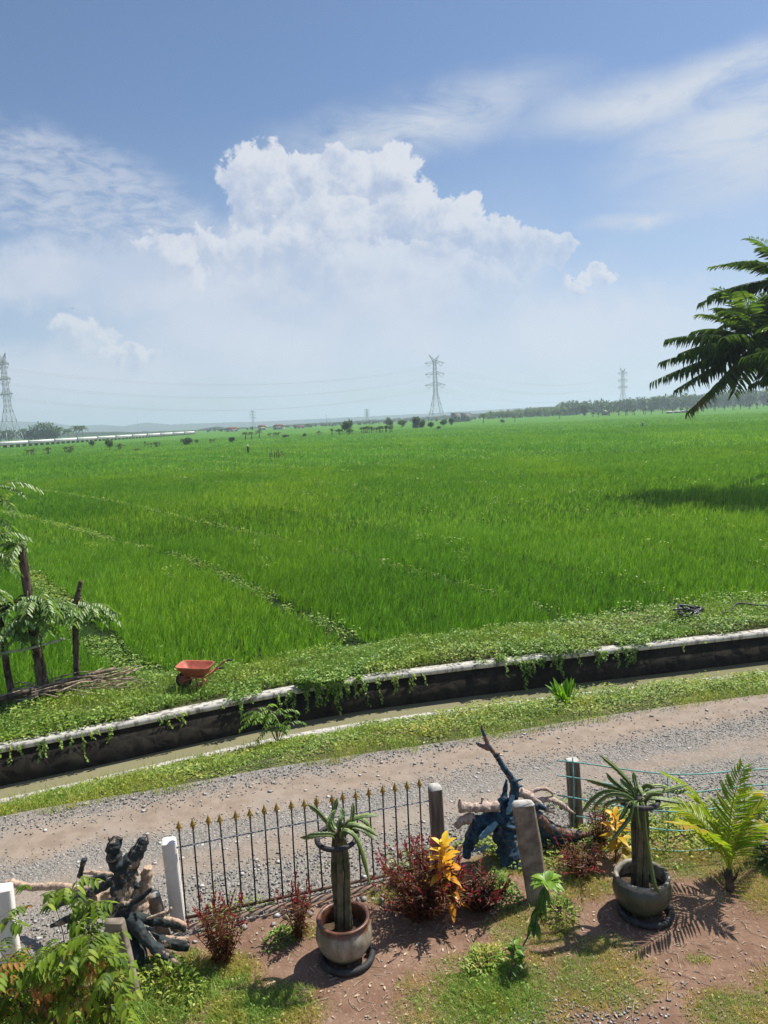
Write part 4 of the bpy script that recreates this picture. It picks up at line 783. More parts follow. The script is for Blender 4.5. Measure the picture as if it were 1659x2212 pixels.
def croton(label, loc, h, n, m, rlo, rhi, L0=.16):
    t = thing('croton', label, 'plant', loc, 0); mb = MB(); mb.tube([(0, 0, 0), (.02, 0, h*.5), (0, .01, h*.93)], [.012, .010, .006], 6); mb.tube([(0, 0, .1), (.06, -.02, h*.4), (.09, -.03, h*.62)], .007, 5); mb.build('stem', M['plume_stem'], t); lm = MB()
    for i in range(n):
        f = i/(n-1); z = h*(.28+.70*f); a = i*2.4; L = L0*(1.15-.35*f)*U(.85, 1.15); ri = -.25+1.3*f; w = L*.42; o = A([.02+.05*(rng.random()-.5), .04*(rng.random()-.5), z]) if f > .35 or i % 2 else A([.08, -.03, z])
        dirn = A([math.cos(a), math.sin(a), ri]); dirn /= np.linalg.norm(dirn); s_ = np.linspace(0, 1, 7); p = o+np.outer(s_*L, dirn)+np.outer(s_**2*L*(.45-.2*f), [math.cos(a)*.3, math.sin(a)*.3, -1]); lm.ribbon(p, w*A([.12, .62, .95, 1., .82, .48, .04]), r=rlo+(rhi-rlo)*np.clip(f+U(-.15, .15), 0, 1))
    lm.build('leaves', m, t); return t
croton('orange and yellow broad leaved plant in front of the grey weathered post', (.44, 7.66, 0), .90, 46, M['croton'], .2, .98, .20)
croton('second yellow and green broad leaved plant, behind the mossy pot', (2.62, 8.55, 0), .62, 26, M['crotong'], .25, .95, .20)

def frond(mb, p0, p1, p2, nl, L, w, rad=.008, droop=.35, r=None, rm=None, fwd=.55, yellow=0.):
    t = np.linspace(0, 1, 16)[:, None]; p0, p1, p2 = A(p0, float), A(p1, float), A(p2, float); c_ = (1-t)**2*p0+2*t*(1-t)*p1+t*t*p2
    (rm or mb).tube(c_, np.linspace(rad, rad*.25, 16), 5, caps=False, r=.7)
    s_ = np.linspace(.16, 1, nl); q = np.stack([np.interp(s_, t[:, 0], c_[:, j]) for j in range(3)], 1); tg = nz(np.stack([np.interp(s_, t[:, 0], np.gradient(c_[:, j])) for j in range(3)], 1)); sd = nz(np.cross(tg, A([0, 0, 1.]))+1e-5); up = np.cross(sd, tg)
    ln = L*np.sin(np.clip(.22+s_*.9*(1-.0*s_), 0, 1)*math.pi*.80)**.8*(1-.25*s_)
    for sg in (-1, 1):
        d = tg*(fwd+fwd*.9*s_[:, None])+sd*sg+up*max(0., .28-.2*droop)+A([0, 0, -droop*.4])+rng.normal(size=(nl, 3))*.08; rr = np.clip((U(.1, .8, nl) if r is None else U(r[0], r[1], nl))+yellow*s_**2, 0, 1)
        mb.leaves(q, d, up, ln*U(.85, 1.1, nl), w, droop*U(.6, 1.3, nl), .15, r=rr)
# coconut seedling
cs = thing('coconut_seedling', 'young yellow green coconut palm growing right of the mossy pot', 'palm'); base = G(1577, 1925)
hub = Z3(1405, 990, base[1]); mb = MB(); mb.tube([base, base*.5+hub*.5, hub], [.05, .045, .035], 8, rough=.1)
for k in range(6): a = k*1.05; mb.tube([base+A([0, 0, .06]), base+A([.05*math.cos(a), .05*math.sin(a), .16]), base+A([.10*math.cos(a), .10*math.sin(a), .26])], [.02, .012, .004], 5)
mb.build('trunk', M['bark'], cs)
for (x1, y1, d1), (x2, y2, d2), yl in [((1380, 600, .05), (1500, 335, .12), .0), ((1330, 560, -.02), (1035, 395, -.05), .1), ((1450, 640, -.1), (1690, 545, -.25), .25), ((1280, 620, .2), (1010, 560, .45), .15), ((1300, 690, -.2), (1090, 700, -.5), .5), ((1480, 700, .25), (1640, 690, .55), .3), ((1440, 560, .2), (1570, 480, .5), .2)]:
    mb = MB(); frond(mb, hub, Z3(x1, y1, base[1]+d1), Z3(x2, y2, base[1]+d2), 27, .34, .025, .011, .22, (.35, .8), yellow=yl); mb.build('frond', M['coco'], cs)

def leafy_stem(mb, sm, p, n, L, W, r0, r1, tipn=0, droop=.3, up=.3):
    cp = curve(p, 6); sm.tube(cp, np.linspace(r0, r1, len(cp)), 5, caps=False); f = U(.25, 1, n); q = np.stack([np.interp(f, np.linspace(0, 1, len(cp)), cp[:, j]) for j in range(3)], 1)
    for b_ in q:
        a = U(0, 6.28); d = A([math.cos(a), math.sin(a), U(-.2, up+.3)]); s_ = np.linspace(0, 1, 6)*L*U(.7, 1.15); pp = b_+np.outer(s_, nz(d))+np.outer((s_/L)**2*L*droop, [0, 0, -1]); mb.ribbon(pp, W*A([.1, .7, 1, .9, .55, .04]), r=rng.random())
# sapling in the garden
sp_ = thing('garden_sapling', 'young sapling with bright upright leaves and drooping dark ones in front of the concrete slab', 'plant'); lm, sm = MB(), MB()
b0 = G(1098, 2122); jt = P(1150, 2000, 6.95); tp = P(1180, 1905, 7.05); leafy_stem(lm, sm, [b0, P(1120, 2065, 6.8), jt, tp], 7, .13, .05, .010, .006)
for k in range(20):
    a = k*2.4; d = A([math.cos(a), math.sin(a), U(.1, .7)]); L = U(.15, .21); s_ = np.linspace(0, 1, 7); pp = tp+np.outer(s_*L, nz(d))+np.outer(s_**2*L*.4, [0, 0, -1]); lm.ribbon(pp, L*.42*A([.1, .6, .95, 1, .8, .45, .03]), r=U(.5, 1))
for k in range(26):
    b_ = tp+(jt-tp)*U(.1, .95); a = U(0, 6.28); L = U(.13, .19); s_ = np.linspace(0, 1, 6); pp = b_+np.outer(s_*L*.45, [math.cos(a), math.sin(a), 0])+np.outer(s_**1.3*L, [0, 0, -1]); lm.ribbon(pp, L*.4*A([.1, .7, 1, .9, .5, .03]), up=(math.cos(a), math.sin(a), .3), r=U(0, .4))
leafy_stem(lm, sm, [b0, P(1108, 2080, 6.72), P(1112, 2040, 6.72)], 16, .12, .045, .008, .005); leafy_stem(lm, sm, [P(1110, 2075, 6.75), P(1135, 2050, 6.8)], 8, .10, .04, .006, .004)
lm.build('leaves', M['sap'], sp_); sm.build('stem', M['bark'], sp_)
# dark shrub at the right edge
def bush(name, label, cat, loc, size, n, L, m, grp=None, stems=8):
    t = thing(name, label, cat, loc, U(0, 6), grp); s_ = A(size, float); sm = MB(); lm = MB(); q = rv(n)*(U(.35, 1, n)**.5)[:, None]; q[:, 2] = np.abs(q[:, 2]); q *= (.72+.5*vnoise(q[:, 0]*9+20, q[:, 1]*9+q[:, 2]*7+30, 3., 77))[:, None]; q *= s_
    for k in range(stems): sm.tube([(0, 0, 0), q[k]*.5+A([0, 0, .05]), q[k]*.95], [.012, .008, .003], 5, caps=False)
    d = nz(q/s_)+rv(n)*.8; lm.leaves(q, d, (0, 0, 1), U(.6, 1.2, n)*L, U(.3, .5, n)*L, .25); sm.build('stems', M['bark'], t); lm.build('leaves', m, t); return t
bush('garden_shrub', 'dark leafy shrub at the right edge, below the teal rod fence', 'shrub', (4.72, 8.35, 0), (.42, .4, .55), 700, .09, M['far'])
bush('low_herb', 'low leafy green herb between the slab and the mossy pot', 'plant', (1.72, 7.62, 0), (.30, .22, .16), 420, .05, M['verge'])
bush('low_herb', 'leafy green clump in the shade left of the concrete slab', 'plant', (1.12, 7.95, 0), (.24, .2, .34), 420, .06, M['vine'])
bush('low_herb', 'small dull green tuft at the foot of the small slender red plumed plant', 'plant', (-1.35, 7.42, 0), (.20, .14, .14), 260, .045, M['vine'])
bush('low_herb', 'bright low weed clump below the teal driftwood spike', 'plant', (-2.35, 6.86, 0), (.5, .26, .24), 800, .06, M['verge'])
p_ = G(1050, 2085); bush('low_herb', 'bright green grassy tuft beside the foot of the sapling', 'plant', (p_[0], p_[1], 0), (.27, .18, .15), 520, .055, M['lawn'])
mb = MB(); n = 11000; x = U(.9, 6, n); y = yf(x)+rng.normal(size=n)*.32; k = vnoise(x, y, .5, 51) > .38; x, y = x[k], y[k]; ground_leaves(mb, x, y, .01+rng.random(len(x))*.09, U(.025, .06, len(x)))
n = 1400; x = U(-3.4, .9, n); y = yf(x)+.12+np.abs(rng.normal(size=n))*.22; k = vnoise(x, y, .42, 52) > .62; x, y = x[k], y[k]; ground_leaves(mb, x, y, .01+rng.random(len(x))*.07, U(.02, .05, len(x)))
n = 1500; x = U(1.3, 5.2, n); y = U(7.7, 9.4, n); k = (vnoise(x, y, .4, 53) > .5) & (y < yf(x)+.3); x, y = x[k], y[k]; a = U(0, 6.28, len(x)); mb.blades(np.stack([x, y, 0*x+.01], 1), U(.06, .2, len(x)), U(.004, .009, len(x)), np.stack([np.cos(a), np.sin(a), 0*a], 1)*.5, r=U(.3, 1, len(x)))
tag(mb.build('fence_weeds', M['verge']), 'low green weeds growing along the foot of the garden fences', 'weeds', kind='stuff')

# ---- copper tipped shrub in the left corner
sh = thing('leafy_shrub', 'lime green shrub with copper young leaves in the bottom left corner', 'shrub', (-2.9, 5.7, 0)); o_ = A([-2.9, 5.7, 0]); lm, sm = MB(), MB()
cl = [(165, 1895, 6.1), (140, 1915, 6.1), (110, 1925, 6.05), (85, 1935, 6.05), (70, 1955, 6.0), (130, 1950, 6.1), (60, 1920, 6.0), (180, 1940, 6.1), (205, 1950, 6.1), (150, 1985, 6.0), (175, 2000, 6.0), (10, 1975, 5.7), (25, 1990, 5.7), (200, 1975, 6.0)]
for _ in range(190):
    u_ = U(-40, 262); lo = np.interp(u_, [-40, 0, 60, 120, 180, 240, 280], [2030, 2055, 2065, 2040, 2010, 2030, 2110]); cl.append((u_, U(lo, 2260)*.96+lo*.04, U(5.2, 6.1)))
for u_, v_, Y in cl:
    c_ = P(u_, v_, Y)-o_; st = c_*A([.35, .35, .25])
    if rng.random() < .55: sm.tube(curve([st, c_*.75+A([.06, .04, -.10]), c_], 4), np.linspace(.006, .002, 9), 5, caps=False)
    copper = rng.random() < .20; young = .80+.2*rng.random() if copper else None
    for w in range(random.choice([2, 3, 3])):
        a = U(0, 6.28); d = nz(A([math.cos(a), math.sin(a), U(-.25, .35)])); Lr = U(.10, .19); k = random.choice([3, 4, 4]); s_ = np.linspace(.25, 1, k)
        q = c_+np.outer(s_*Lr, d)-np.outer(s_**2*Lr*.25, [0, 0, 1]); sd = nz(np.cross(d, A([0, 0, 1.]))); sm.tube(np.vstack([c_, q]), .002, 4, caps=False)
        for sg in (-1, 1):
            for b_ in q:
                L = U(.058, .095)*(.7 if copper else 1); e = nz(d*.55+sd*sg*.8+A([0, 0, -.45 if not copper else -.7])); f = np.linspace(0, 1, 5); lm.ribbon(b_+np.outer(f*L, e)+np.outer(f**2*L*.35, [0, 0, -1]), L*.44*A([.15, .85, 1., .7, .05]), r=(young if copper else np.clip(.36+.2*rng.normal(), 0, .77)))
sm.tube([(0, 0, 0), (.05, .1, .4), (.15, .25, .8)], [.03, .025, .015], 7); sm.tube([(0, 0, 0), (-.25, .0, .5), (-.4, .1, .9)], [.03, .02, .012], 7); sm.build('stems', M['bark'], sh); lm.build('leaves', M['shrub'], sh)

# ---- pollarded trees on the far bank, left
def spray(lm, sm, b, d, L, npair, l, w, droop=.5, r=(.1, .95)):
    d = nz(A(d, float)); s_ = np.linspace(0, 1, 8); c_ = b+np.outer(s_*L, d)+np.outer(s_**2*L*droop, [0, 0, -1]); sm.tube(c_, np.linspace(.006, .002, 8), 4, caps=False)
    f = np.linspace(.12, 1, npair); q = np.stack([np.interp(f, s_, c_[:, j]) for j in range(3)], 1); tg = nz(np.stack([np.interp(f, s_, np.gradient(c_[:, j])) for j in range(3)], 1)); sd = nz(np.cross(tg, A([0, 0, 1.]))+1e-5)
    for sg in (-1, 1): lm.leaves(q, tg*.55+sd*sg+A([0, 0, -.35])+rng.normal(size=(npair, 3))*.12, (0, 0, 1), l*U(.8, 1.15, npair), w*U(.8, 1.1, npair), .3, r=np.where(rng.random(npair) > .996, 1, U(r[0], r[1], npair)))
def pollard(label, pts, rad, tips, npair=9, L=.62):
    t = thing('pollarded_tree', label, 'tree', (0, 0, 0), 0, 'pollarded trees on the canal bank'); p = A([P(*q) for q in pts]); mb = MB(); cp = curve(p, 8); mb.tube(cp, np.interp(np.linspace(0, 1, len(cp)), np.linspace(0, 1, len(rad)), rad), 10, rough=.09)
    for k in range(7): i = random.randrange(4, len(cp)-2); a = U(0, 6.28); mb.tube([cp[i], cp[i]+A([.09*math.cos(a), .09*math.sin(a), .05])], [.04, .022], 6)
    mb.build('trunk', M['bark'], t, True); lm, sm = MB(), MB()
    for u_, v_, Y, nn in tips:
        b = P(u_, v_, Y); i = int(np.argmin(np.linalg.norm(cp-b, axis=1))); sm.tube(curve([cp[i], (cp[i]+b)/2+A([0, 0, .08]), b], 4), np.linspace(.022, .008, 9), 5, caps=False)
        for _ in range(int(nn*1.7)): a = U(0, 6.28); spray(lm, sm, b+rng.normal(size=3)*A([.12, .12, .05]), [math.cos(a), math.sin(a)*.8, U(-.1, .35)], L*U(.55, 1.0), npair-1, .16, .058)
    sm.build('branches', M['bark'], t); lm.build('foliage', M['gliri'], t); return t
pollard('tallest pollarded tree with a bare stub top at the left edge', [(97, 1500, 15.25), (88, 1450, 15.25), (72, 1360, 15.2), (62, 1290, 15.2), (52, 1225, 15.15), (44, 1175, 15.1)], [.12, .11, .10, .092, .088, .075],
    [(60, 1290, 15.0, 6), (90, 1300, 14.9, 6), (110, 1310, 15.1, 6), (60, 1330, 14.9, 5), (30, 1300, 15.0, 6), (80, 1345, 15.1, 4), (46, 1172, 15.1, 3)])
pollard('slim pollarded tree with a short stub top, right of the tallest one', [(166, 1462, 16.1), (164, 1400, 16.1), (163, 1330, 16.05), (167, 1290, 16.0), (175, 1255, 16.0)], [.068, .065, .064, .06, .045],
    [(150, 1300, 15.9, 6), (185, 1305, 15.9, 5), (195, 1315, 15.9, 3), (130, 1320, 15.8, 6), (165, 1325, 15.9, 4)])
pollard('pollarded tree cut by the left edge of the picture', [(27, 1507, 15.1), (16, 1450, 15.1), (8, 1390, 15.05), (-6, 1300, 15.0), (-16, 1200, 15.0), (-30, 1080, 15.0)], [.075, .07, .068, .06, .05, .035],
    [(-10, 1360, 14.9, 6), (20, 1370, 14.8, 4), (0, 1310, 14.9, 7), (-20, 1280, 15.0, 5), (-10, 1045, 15.0, 3), (-4, 1075, 14.9, 4), (-15, 1120, 15.0, 3), (-6, 1195, 14.9, 4), (-25, 1150, 15.0, 3)], 10, .75)
mb = MB(); mb.tube([P(2, 1412, 15.0), P(70, 1399, 15.0), P(139, 1380, 15.0)], [.028, .026, .024], 7, rough=.08); tag(mb.build('bamboo_rail', M['post_top']), 'thin pale pole tied across the three pollarded trunks', 'pole')
for k, (a, b, r0, lab) in enumerate([((-15, 1535, 14.6), (250, 1444, 15.9), .06, 'long grey pole on top of the brushwood at the foot of the pollards'), ((60, 1512, 14.7), (225, 1462, 15.6), .05, 'brown log under the long grey pole at the foot of the pollards'), ((-10, 1530, 14.5), (140, 1480, 15.4), .055, 'dark thick log lowest in the brushwood at the foot of the pollards')]):
    pa, pb = P(*a), P(*b); pa[2] = .16+.05*k; pb[2] = max(pb[2], .2); mb = MB(); mb.tube(curve([pa, (pa+pb)/2+A([0, 0, .05]), pb], 6), np.linspace(r0, r0*.7, 13), 8, rough=.1); tag(mb.build('felled_log', M['bark'] if k != 0 else M['greywood'], None, True), lab, 'log', 'cut logs by the pollards')
mb = MB()
for k in range(70):
    a = P(U(-10, 215), U(1470, 1530), 15.); a[1] = 14.9+U(-.35, .5)+(a[0]+8)*.28; a[2] = .1+U(0, .22); th = .35+U(-.6, .6); L = U(.4, 1.1); mb.tube([a, a+A([L*math.cos(th)*.5, L*math.sin(th)*.5, U(-.03, .1)]), a+A([L*math.cos(th), L*math.sin(th), U(-.05, .1)])], U(.006, .018), 5, caps=False)
tag(mb.build('brushwood', M['twig']), 'tangle of dry cut branches at the foot of the pollarded trees', 'brushwood', kind='stuff')

# ---- wheelbarrow
wb = thing('wheelbarrow', 'faded red wheelbarrow parked on the far canal bank', 'wheelbarrow', GB(428, 1489)+A([0, .0, .03]), R(-7)); wb.scale = (.9,)*3
def rrect(x0, x1, y0, y1, z0, z1, k, n=5):
    P_ = []
    for cx, cy_, a0 in ((x1-k, y1-k, 0), (x0+k, y1-k, 90), (x0+k, y0+k, 180), (x1-k, y0+k, 270)):
        for i in range(n): a = R(a0+90*i/(n-1)); X = cx+k*math.cos(a); P_.append((X, cy_+k*math.sin(a), z0+(z1-z0)*(X-x0)/(x1-x0)))
    return A(P_)
L_ = [rrect(-.24, .21, -.16, .16, .33, .33, .06), rrect(-.40, .34, -.26, .26, .56, .53, .10), rrect(-.42, .36, -.28, .28, .585, .555, .11), rrect(-.43, .37, -.29, .29, .580, .548, .115), rrect(-.405, .345, -.265, .265, .545, .515, .105), rrect(-.245, .215, -.165, .165, .318, .318, .065)]
n = 20; V = np.concatenate(L_); q = [[i*n+j, i*n+(j+1) % n, (i+1)*n+(j+1) % n, (i+1)*n+j] for i in range(5) for j in range(n)]; mb = MB(); mb.add(np.vstack([V, [[0, 0, .33]], [[0, 0, .318]]]), q, [[j, 120, (j+1) % n] for j in range(n)]+[[100+j, 100+(j+1) % n, 121] for j in range(n)]); mb.build('tray', M['red'], wb)
a = np.linspace(0, 2*math.pi, 25)[:-1]; mb = MB(); mb.tube(np.stack([-.33+.15*np.cos(a), 0*a, .185+.15*np.sin(a)], 1), .042, 10, closed=True); wh = mb.build('wheel', M['rubber'], wb, True)
mb = MB(); mb.tube([(-.33, -.035, .185), (-.33, .035, .185)], .115, 20); mb.tube([(-.33, -.12, .185), (-.33, .12, .185)], .014, 8); mb.build('rim', M['red'], wh)
for s_ in (-1, 1):
    mb = MB(); mb.tube(curve([(-.42, s_*.03, .165), (-.30, s_*.10, .19), (-.05, s_*.16, .29), (.25, s_*.20, .33), (.42, s_*.235, .42), (.60, s_*.26, .545), (.66, s_*.265, .56)], 6), .017, 8); mb.build('handle', M['red'], wb, True)
    mb = MB(); mb.tube([(.645, s_*.264, .557), (.775, s_*.275, .578)], .021, 8); mb.build('grip', M['rubber'], wb, True)
    mb = MB(); mb.bar((.02, s_*.165, .30), (.11, s_*.19, .01), .035, .012); mb.bar((.24, s_*.195, .33), (.13, s_*.19, .01), .03, .012); mb.build('leg', M['red'], wb)
mb = MB(); mb.box((.12, 0, .10), (.02, .38, .10)); mb.tube([(.37, -.225, .40), (.37, .225, .40)], .012, 6); mb.tube([(-.37, -.1, .2), (-.37, -.2, .52)], .010, 6); mb.tube([(-.37, .1, .2), (-.37, .2, .52)], .010, 6); mb.build('brace', M['red'], wb)

# ---- plants beside the canal, hoses, stones on the bank
cs_ = thing('canal_sapling', 'small sapling with feathery lime leaves on the near canal edge', 'plant'); b0 = GB(600, 1607); lm, sm = MB(), MB()
for (u_, v_) in ((595, 1540), (560, 1545), (625, 1550), (580, 1525), (610, 1530), (555, 1530), (590, 1560)):
    tp = P(u_, v_, b0[1]+U(-.1, .1)); sm.tube(curve([b0, (b0+tp)/2+A([.02, 0, .03]), tp], 5), np.linspace(.010, .004, 11), 5, caps=False)
    for k in range(4): a = U(0, 6.28); spray(lm, sm, tp-A([0, 0, U(0, .15)]), [math.cos(a), math.sin(a), .3], U(.22, .38), 7, .085, .036, .55)
sm.build('stems', M['bark'], cs_); lm.build('leaves', M['sap'], cs_)
cn = thing('canna_clump', 'clump of broad upright bright green leaves on the verge', 'plant', GB(1222, 1522)); lm = MB()
for k in range(34):
    a = U(0, 6.28); tl = U(.1, .75); L = U(.34, .62)*(1.1-.35*tl); r0 = U(0, .12); s_ = np.linspace(0, 1, 8); d = A([math.cos(a)*tl, math.sin(a)*tl, 1.]); p = A([r0*math.cos(a), r0*math.sin(a), 0])+np.outer(s_*L, nz(d))+np.outer(s_**2*L*.25*tl, [math.cos(a), math.sin(a), -1.]); lm.ribbon(p, .105*A([.25, .35, .7, .95, 1, .85, .5, .03]), up=(math.cos(a)*.3, math.sin(a)*.3, 1), r=rng.random())
lm.build('leaves', M['broad'], cn)
hs = thing('hose_tangle', 'tangled black plastic pipe heaped in the weeds at the right of the far bank', 'hose', GB(1490, 1338)); 
for k in range(5):
    mb = MB(); m_ = 60; t_ = np.linspace(0, 1, m_); ph = U(0, 6.28); cx = U(-.3, .3)
    p = np.stack([cx+.42*np.cos(t_*6.283*1.6+ph)*(.6+.4*np.sin(t_*9+k)), .22*np.sin(t_*6.283*1.6+ph*1.3)+.06*np.sin(t_*21), .16+.09*np.sin(t_*11+k*2)+.05*k*.5], 1); mb.tube(p, .024, 6); mb.build('coil', M['dark_hose'], hs, True)
mb = MB(); mb.tube(curve([P(1543, 1341, 18.6), P(1575, 1330, 18.8), P(1588, 1316, 19.1), P(1600, 1313, 19.2), P(1630, 1316, 19.2), P(1680, 1320, 19.2)], 8)+A([0, 0, .12]), .028, 8); tag(mb.build('hose', M['rubber'], None, True), 'long grey black hose running right from the pipe tangle', 'hose')
mb = MB(); stones(mb, A([G(1252, 1348, .12)]), [.11], .8); tag(mb.build('stone', M['post_top']), 'single pinkish stone lying in the weeds on the far bank', 'stone')

# ---- coconut palms at the right
def palm(label, crown, base, nf, L, grp='tall coconut palms'):
    t = thing('coconut_palm', label, 'palm', base, 0, grp); b = A(base, float); c_ = A(crown, float)-b; p = curve([(0, 0, 0), c_*A([.35, .35, .4]), c_*A([.8, .8, .8]), c_], 8); mb = MB(); mb.tube(p, np.linspace(.24, .13, len(p))*(1+.05*np.sin(np.arange(len(p))*2.5)), 10, rough=.04); mb.build('trunk', M['bark'], t, True)
    for k in range(nf):
        a = k*2.399+U(-.2, .2); e = R(84-128*(k/(nf-1))**.95+U(-9, 9)); l = L*U(.85, 1.1)*(.75 if k < 4 else 1); h = A([math.cos(a), math.sin(a), 0]); p1 = c_+(h*math.cos(e)+A([0, 0, math.sin(e)]))*l*.55; p2 = p1+h*l*.52*max(.32, math.cos(e))+A([0, 0, l*(.12-.50*(k/(nf-1)))*.85]); mb = MB(); dead = k > nf-4
        frond(mb, c_, p1, p2, 33, 1.15, .050, .03, (.2 if k < 6 else .4 if k < 14 else .8), (.9, 1.) if dead else (.0, .85), fwd=.34); mb.build('frond', M['palm'], t)
    mb = MB()
    for k in range(9): a = k*.7; q = c_+A([.28*math.cos(a), .28*math.sin(a), -.28-.12*(k % 3)]); s_ = np.linspace(-1, 1, 7); mb.tube(q+np.outer(s_*.15, [0, 0, 1]), .12*np.sqrt(np.clip(1-s_**2, .02, 1)), 8)
    mb.build('nuts', M['palm'], t); return t
C1 = P(1632, 742, 47); B1 = A([*G(1722, 1010)[:2], -.1]); palm('large coconut palm leaning in from the right edge', C1, B1, 40, 5.6)
C2 = P(1712, 600, 49); B2 = A([C2[0]+1.6, 49, -.1]); palm('taller coconut palm whose crown just enters at the right edge', C2, B2, 26, 5.5)
palm('lower coconut palm outside the right edge, only its hanging frond tips in view', A([26.0, 42., 8.3]), A([27.2, 42., -.1]), 30, 5.4)

# ================================================================== far things
def crown_mb(mb, w, h, z0, n, L, seed, lobes=9, r=None):
    r2 = np.random.default_rng(seed); c_ = nz(r2.normal(size=(lobes, 3)))*r2.uniform(.2, .75, (lobes, 1)); k = r2.integers(0, lobes, n); q = c_[k]+nz(r2.normal(size=(n, 3)))*r2.uniform(.25, .52, (n, 1)); q = q*A([w/2, w/2, h/2])*.9+A([0, 0, z0+h/2]); d = r2.normal(size=(n, 3)); mb.leaves(q, d, (0, 0, 1), L*r2.uniform(.6, 1.3, n), L*r2.uniform(.4, .8, n), .2, r=np.clip(.3+.5*r2.random(n)+.25*(c_[k][:, 2]), 0, 1))
def tree(name, label, loc, h, w, m, seed, trunk=.28, n=420, L=None, grp=None):
    t = thing(name, label, 'tree', loc, 0, grp); mb = MB(); mb.tube([(0, 0, -.2), (.05*h*.3, 0, h*trunk), (0, 0, h*.75)], [.035*h, .026*h, .008*h], 7, rough=.1); mb.build('trunk', M['bark'], t); mb = MB(); crown_mb(mb, w, h*(1-trunk*.8), h*trunk*.8, n, L or h*.12, seed); mb.build('crown', m, t); return t
def banana(mb, sm, c_, h, seed, n=8):
    r2 = np.random.default_rng(seed); c_ = A(c_, float); sm.tube([c_, c_+A([0, 0, h*.5])], [h*.045, h*.03], 6); 
    for k in range(n):
        a = k*2.4+r2.uniform(0, 1); e = R(r2.uniform(25, 80)); L = h*r2.uniform(.5, .75); s_ = np.linspace(0, 1, 7); p = c_+A([0, 0, h*.48])+np.outer(s_*L, [math.cos(a)*math.cos(e), math.sin(a)*math.cos(e), math.sin(e)])+np.outer(s_**2*L*.55, [0, 0, -1]); mb.ribbon(p, h*.21*A([.2, .7, 1, 1, .9, .7, .1]), r=r2.random())
def banana_clump(label, loc, h, k, sp, seed, grp='banana clumps at the field edge'):
    t = thing('banana_clump', label, 'banana plant', loc, 0, grp); lm, sm = MB(), MB(); r2 = np.random.default_rng(seed)
    for i in range(k): banana(lm, sm, (r2.uniform(-sp, sp), r2.uniform(-1, 1), 0), h*r2.uniform(.7, 1.1), seed*31+i)
    lm.build('leaves', M['banana'], t); sm.build('stems', M['greywood'], t); return t
def far_palm(label, loc, h, seed, grp=None, L=None):
    t = thing('palm_tree', label, 'palm', loc, 0, grp); mb = MB(); mb.tube([(0, 0, -.2), (.2, 0, h*.5), (0, 0, h*.72)], [.22, .17, .13], 6); mb.build('trunk', M['bark'], t); mb = MB(); c_ = A([0, 0, h*.72]); l = L or h*.42; r2 = np.random.default_rng(seed)
    for k in range(15): a = k*2.4+r2.uniform(0, 1); e = R(75-100*k/14.); hh = A([math.cos(a), math.sin(a), 0]); p1 = c_+(hh*math.cos(e)+A([0, 0, math.sin(e)]))*l*.6; frond(mb, c_, p1, p1+hh*l*.4+A([0, 0, -l*.35]), 9, l*.30, l*.10, l*.02, .5, (0, .8))
    mb.build('crown', M['palm'], t); return t
def far(u, v, z=.0): return G(u, v, z)
def hpx(p, px): return px*p[1]/F
# single trees and bananas along the far edge of the field
for u, v, hp, wp, kind, lab in [
    (403, 962, 18, 24, 0, 'wide flat topped dark tree before the right end of the long white wall'), (502, 957, 14, 14, 0, 'small round dark tree standing alone in the rice right of the long white wall'),
    (200, 966, 13, 14, 0, 'small tree before the middle of the long white wall'), (237, 972, 22, 16, 1, 'upright bushy tree before the long white wall beside bananas'), (616, 947, 9, 20, 0, 'low spreading tree left of the big round bush'), (658, 944, 9, 8, 0, 'very small upright tree left of the big round bush'),
    (748, 937, 29, 30, 0, 'big round bush rising behind the banana row'), (842, 925, 22, 16, 1, 'pale green tree right of the big round bush'), (870, 925, 18, 20, 1, 'pale wide tree left of the tall dark pair'), (897, 926, 25, 22, 0, 'tall dark bushy tree left of the steel pylon'), (912, 925, 20, 18, 0, 'dark tree touching the tall dark bushy one'),
    (930, 925, 14, 12, 0, 'small dark tree with visible trunk left of the pylon foot'), (958, 922, 16, 18, 0, 'grey green tree at the foot of the steel pylon'), (975, 920, 16, 12, 0, 'slim grey green tree between pylon and grey block house'), (1262, 899, 24, 14, 0, 'tall narrow dark tree before the right woods'), (948, 928, 8, 12, 0, 'low dark bush just left of the pylon foot'),
    (425, 958, 9, 10, 1, 'small bush right of the flat topped tree'), (150, 978, 8, 20, 1, 'low pale bush before the left half of the long white wall'), (296, 975, 7, 16, 1, 'low pale bush left of the widest banana clump'), (805, 931, 7, 14, 0, 'low dark bush behind the right bananas'), (1085, 914, 8, 16, 0, 'low bush between the palm and the palm like shrub')]:
    p = far(u, v); tree('field_tree', lab, p, hpx(p, hp*1.12), hpx(p, wp*1.18), M['far_pale'] if kind else M['far'], u, .22 if wp in (14, 20) and hp < 19 else .06, 560, hpx(p, hp)*.17)
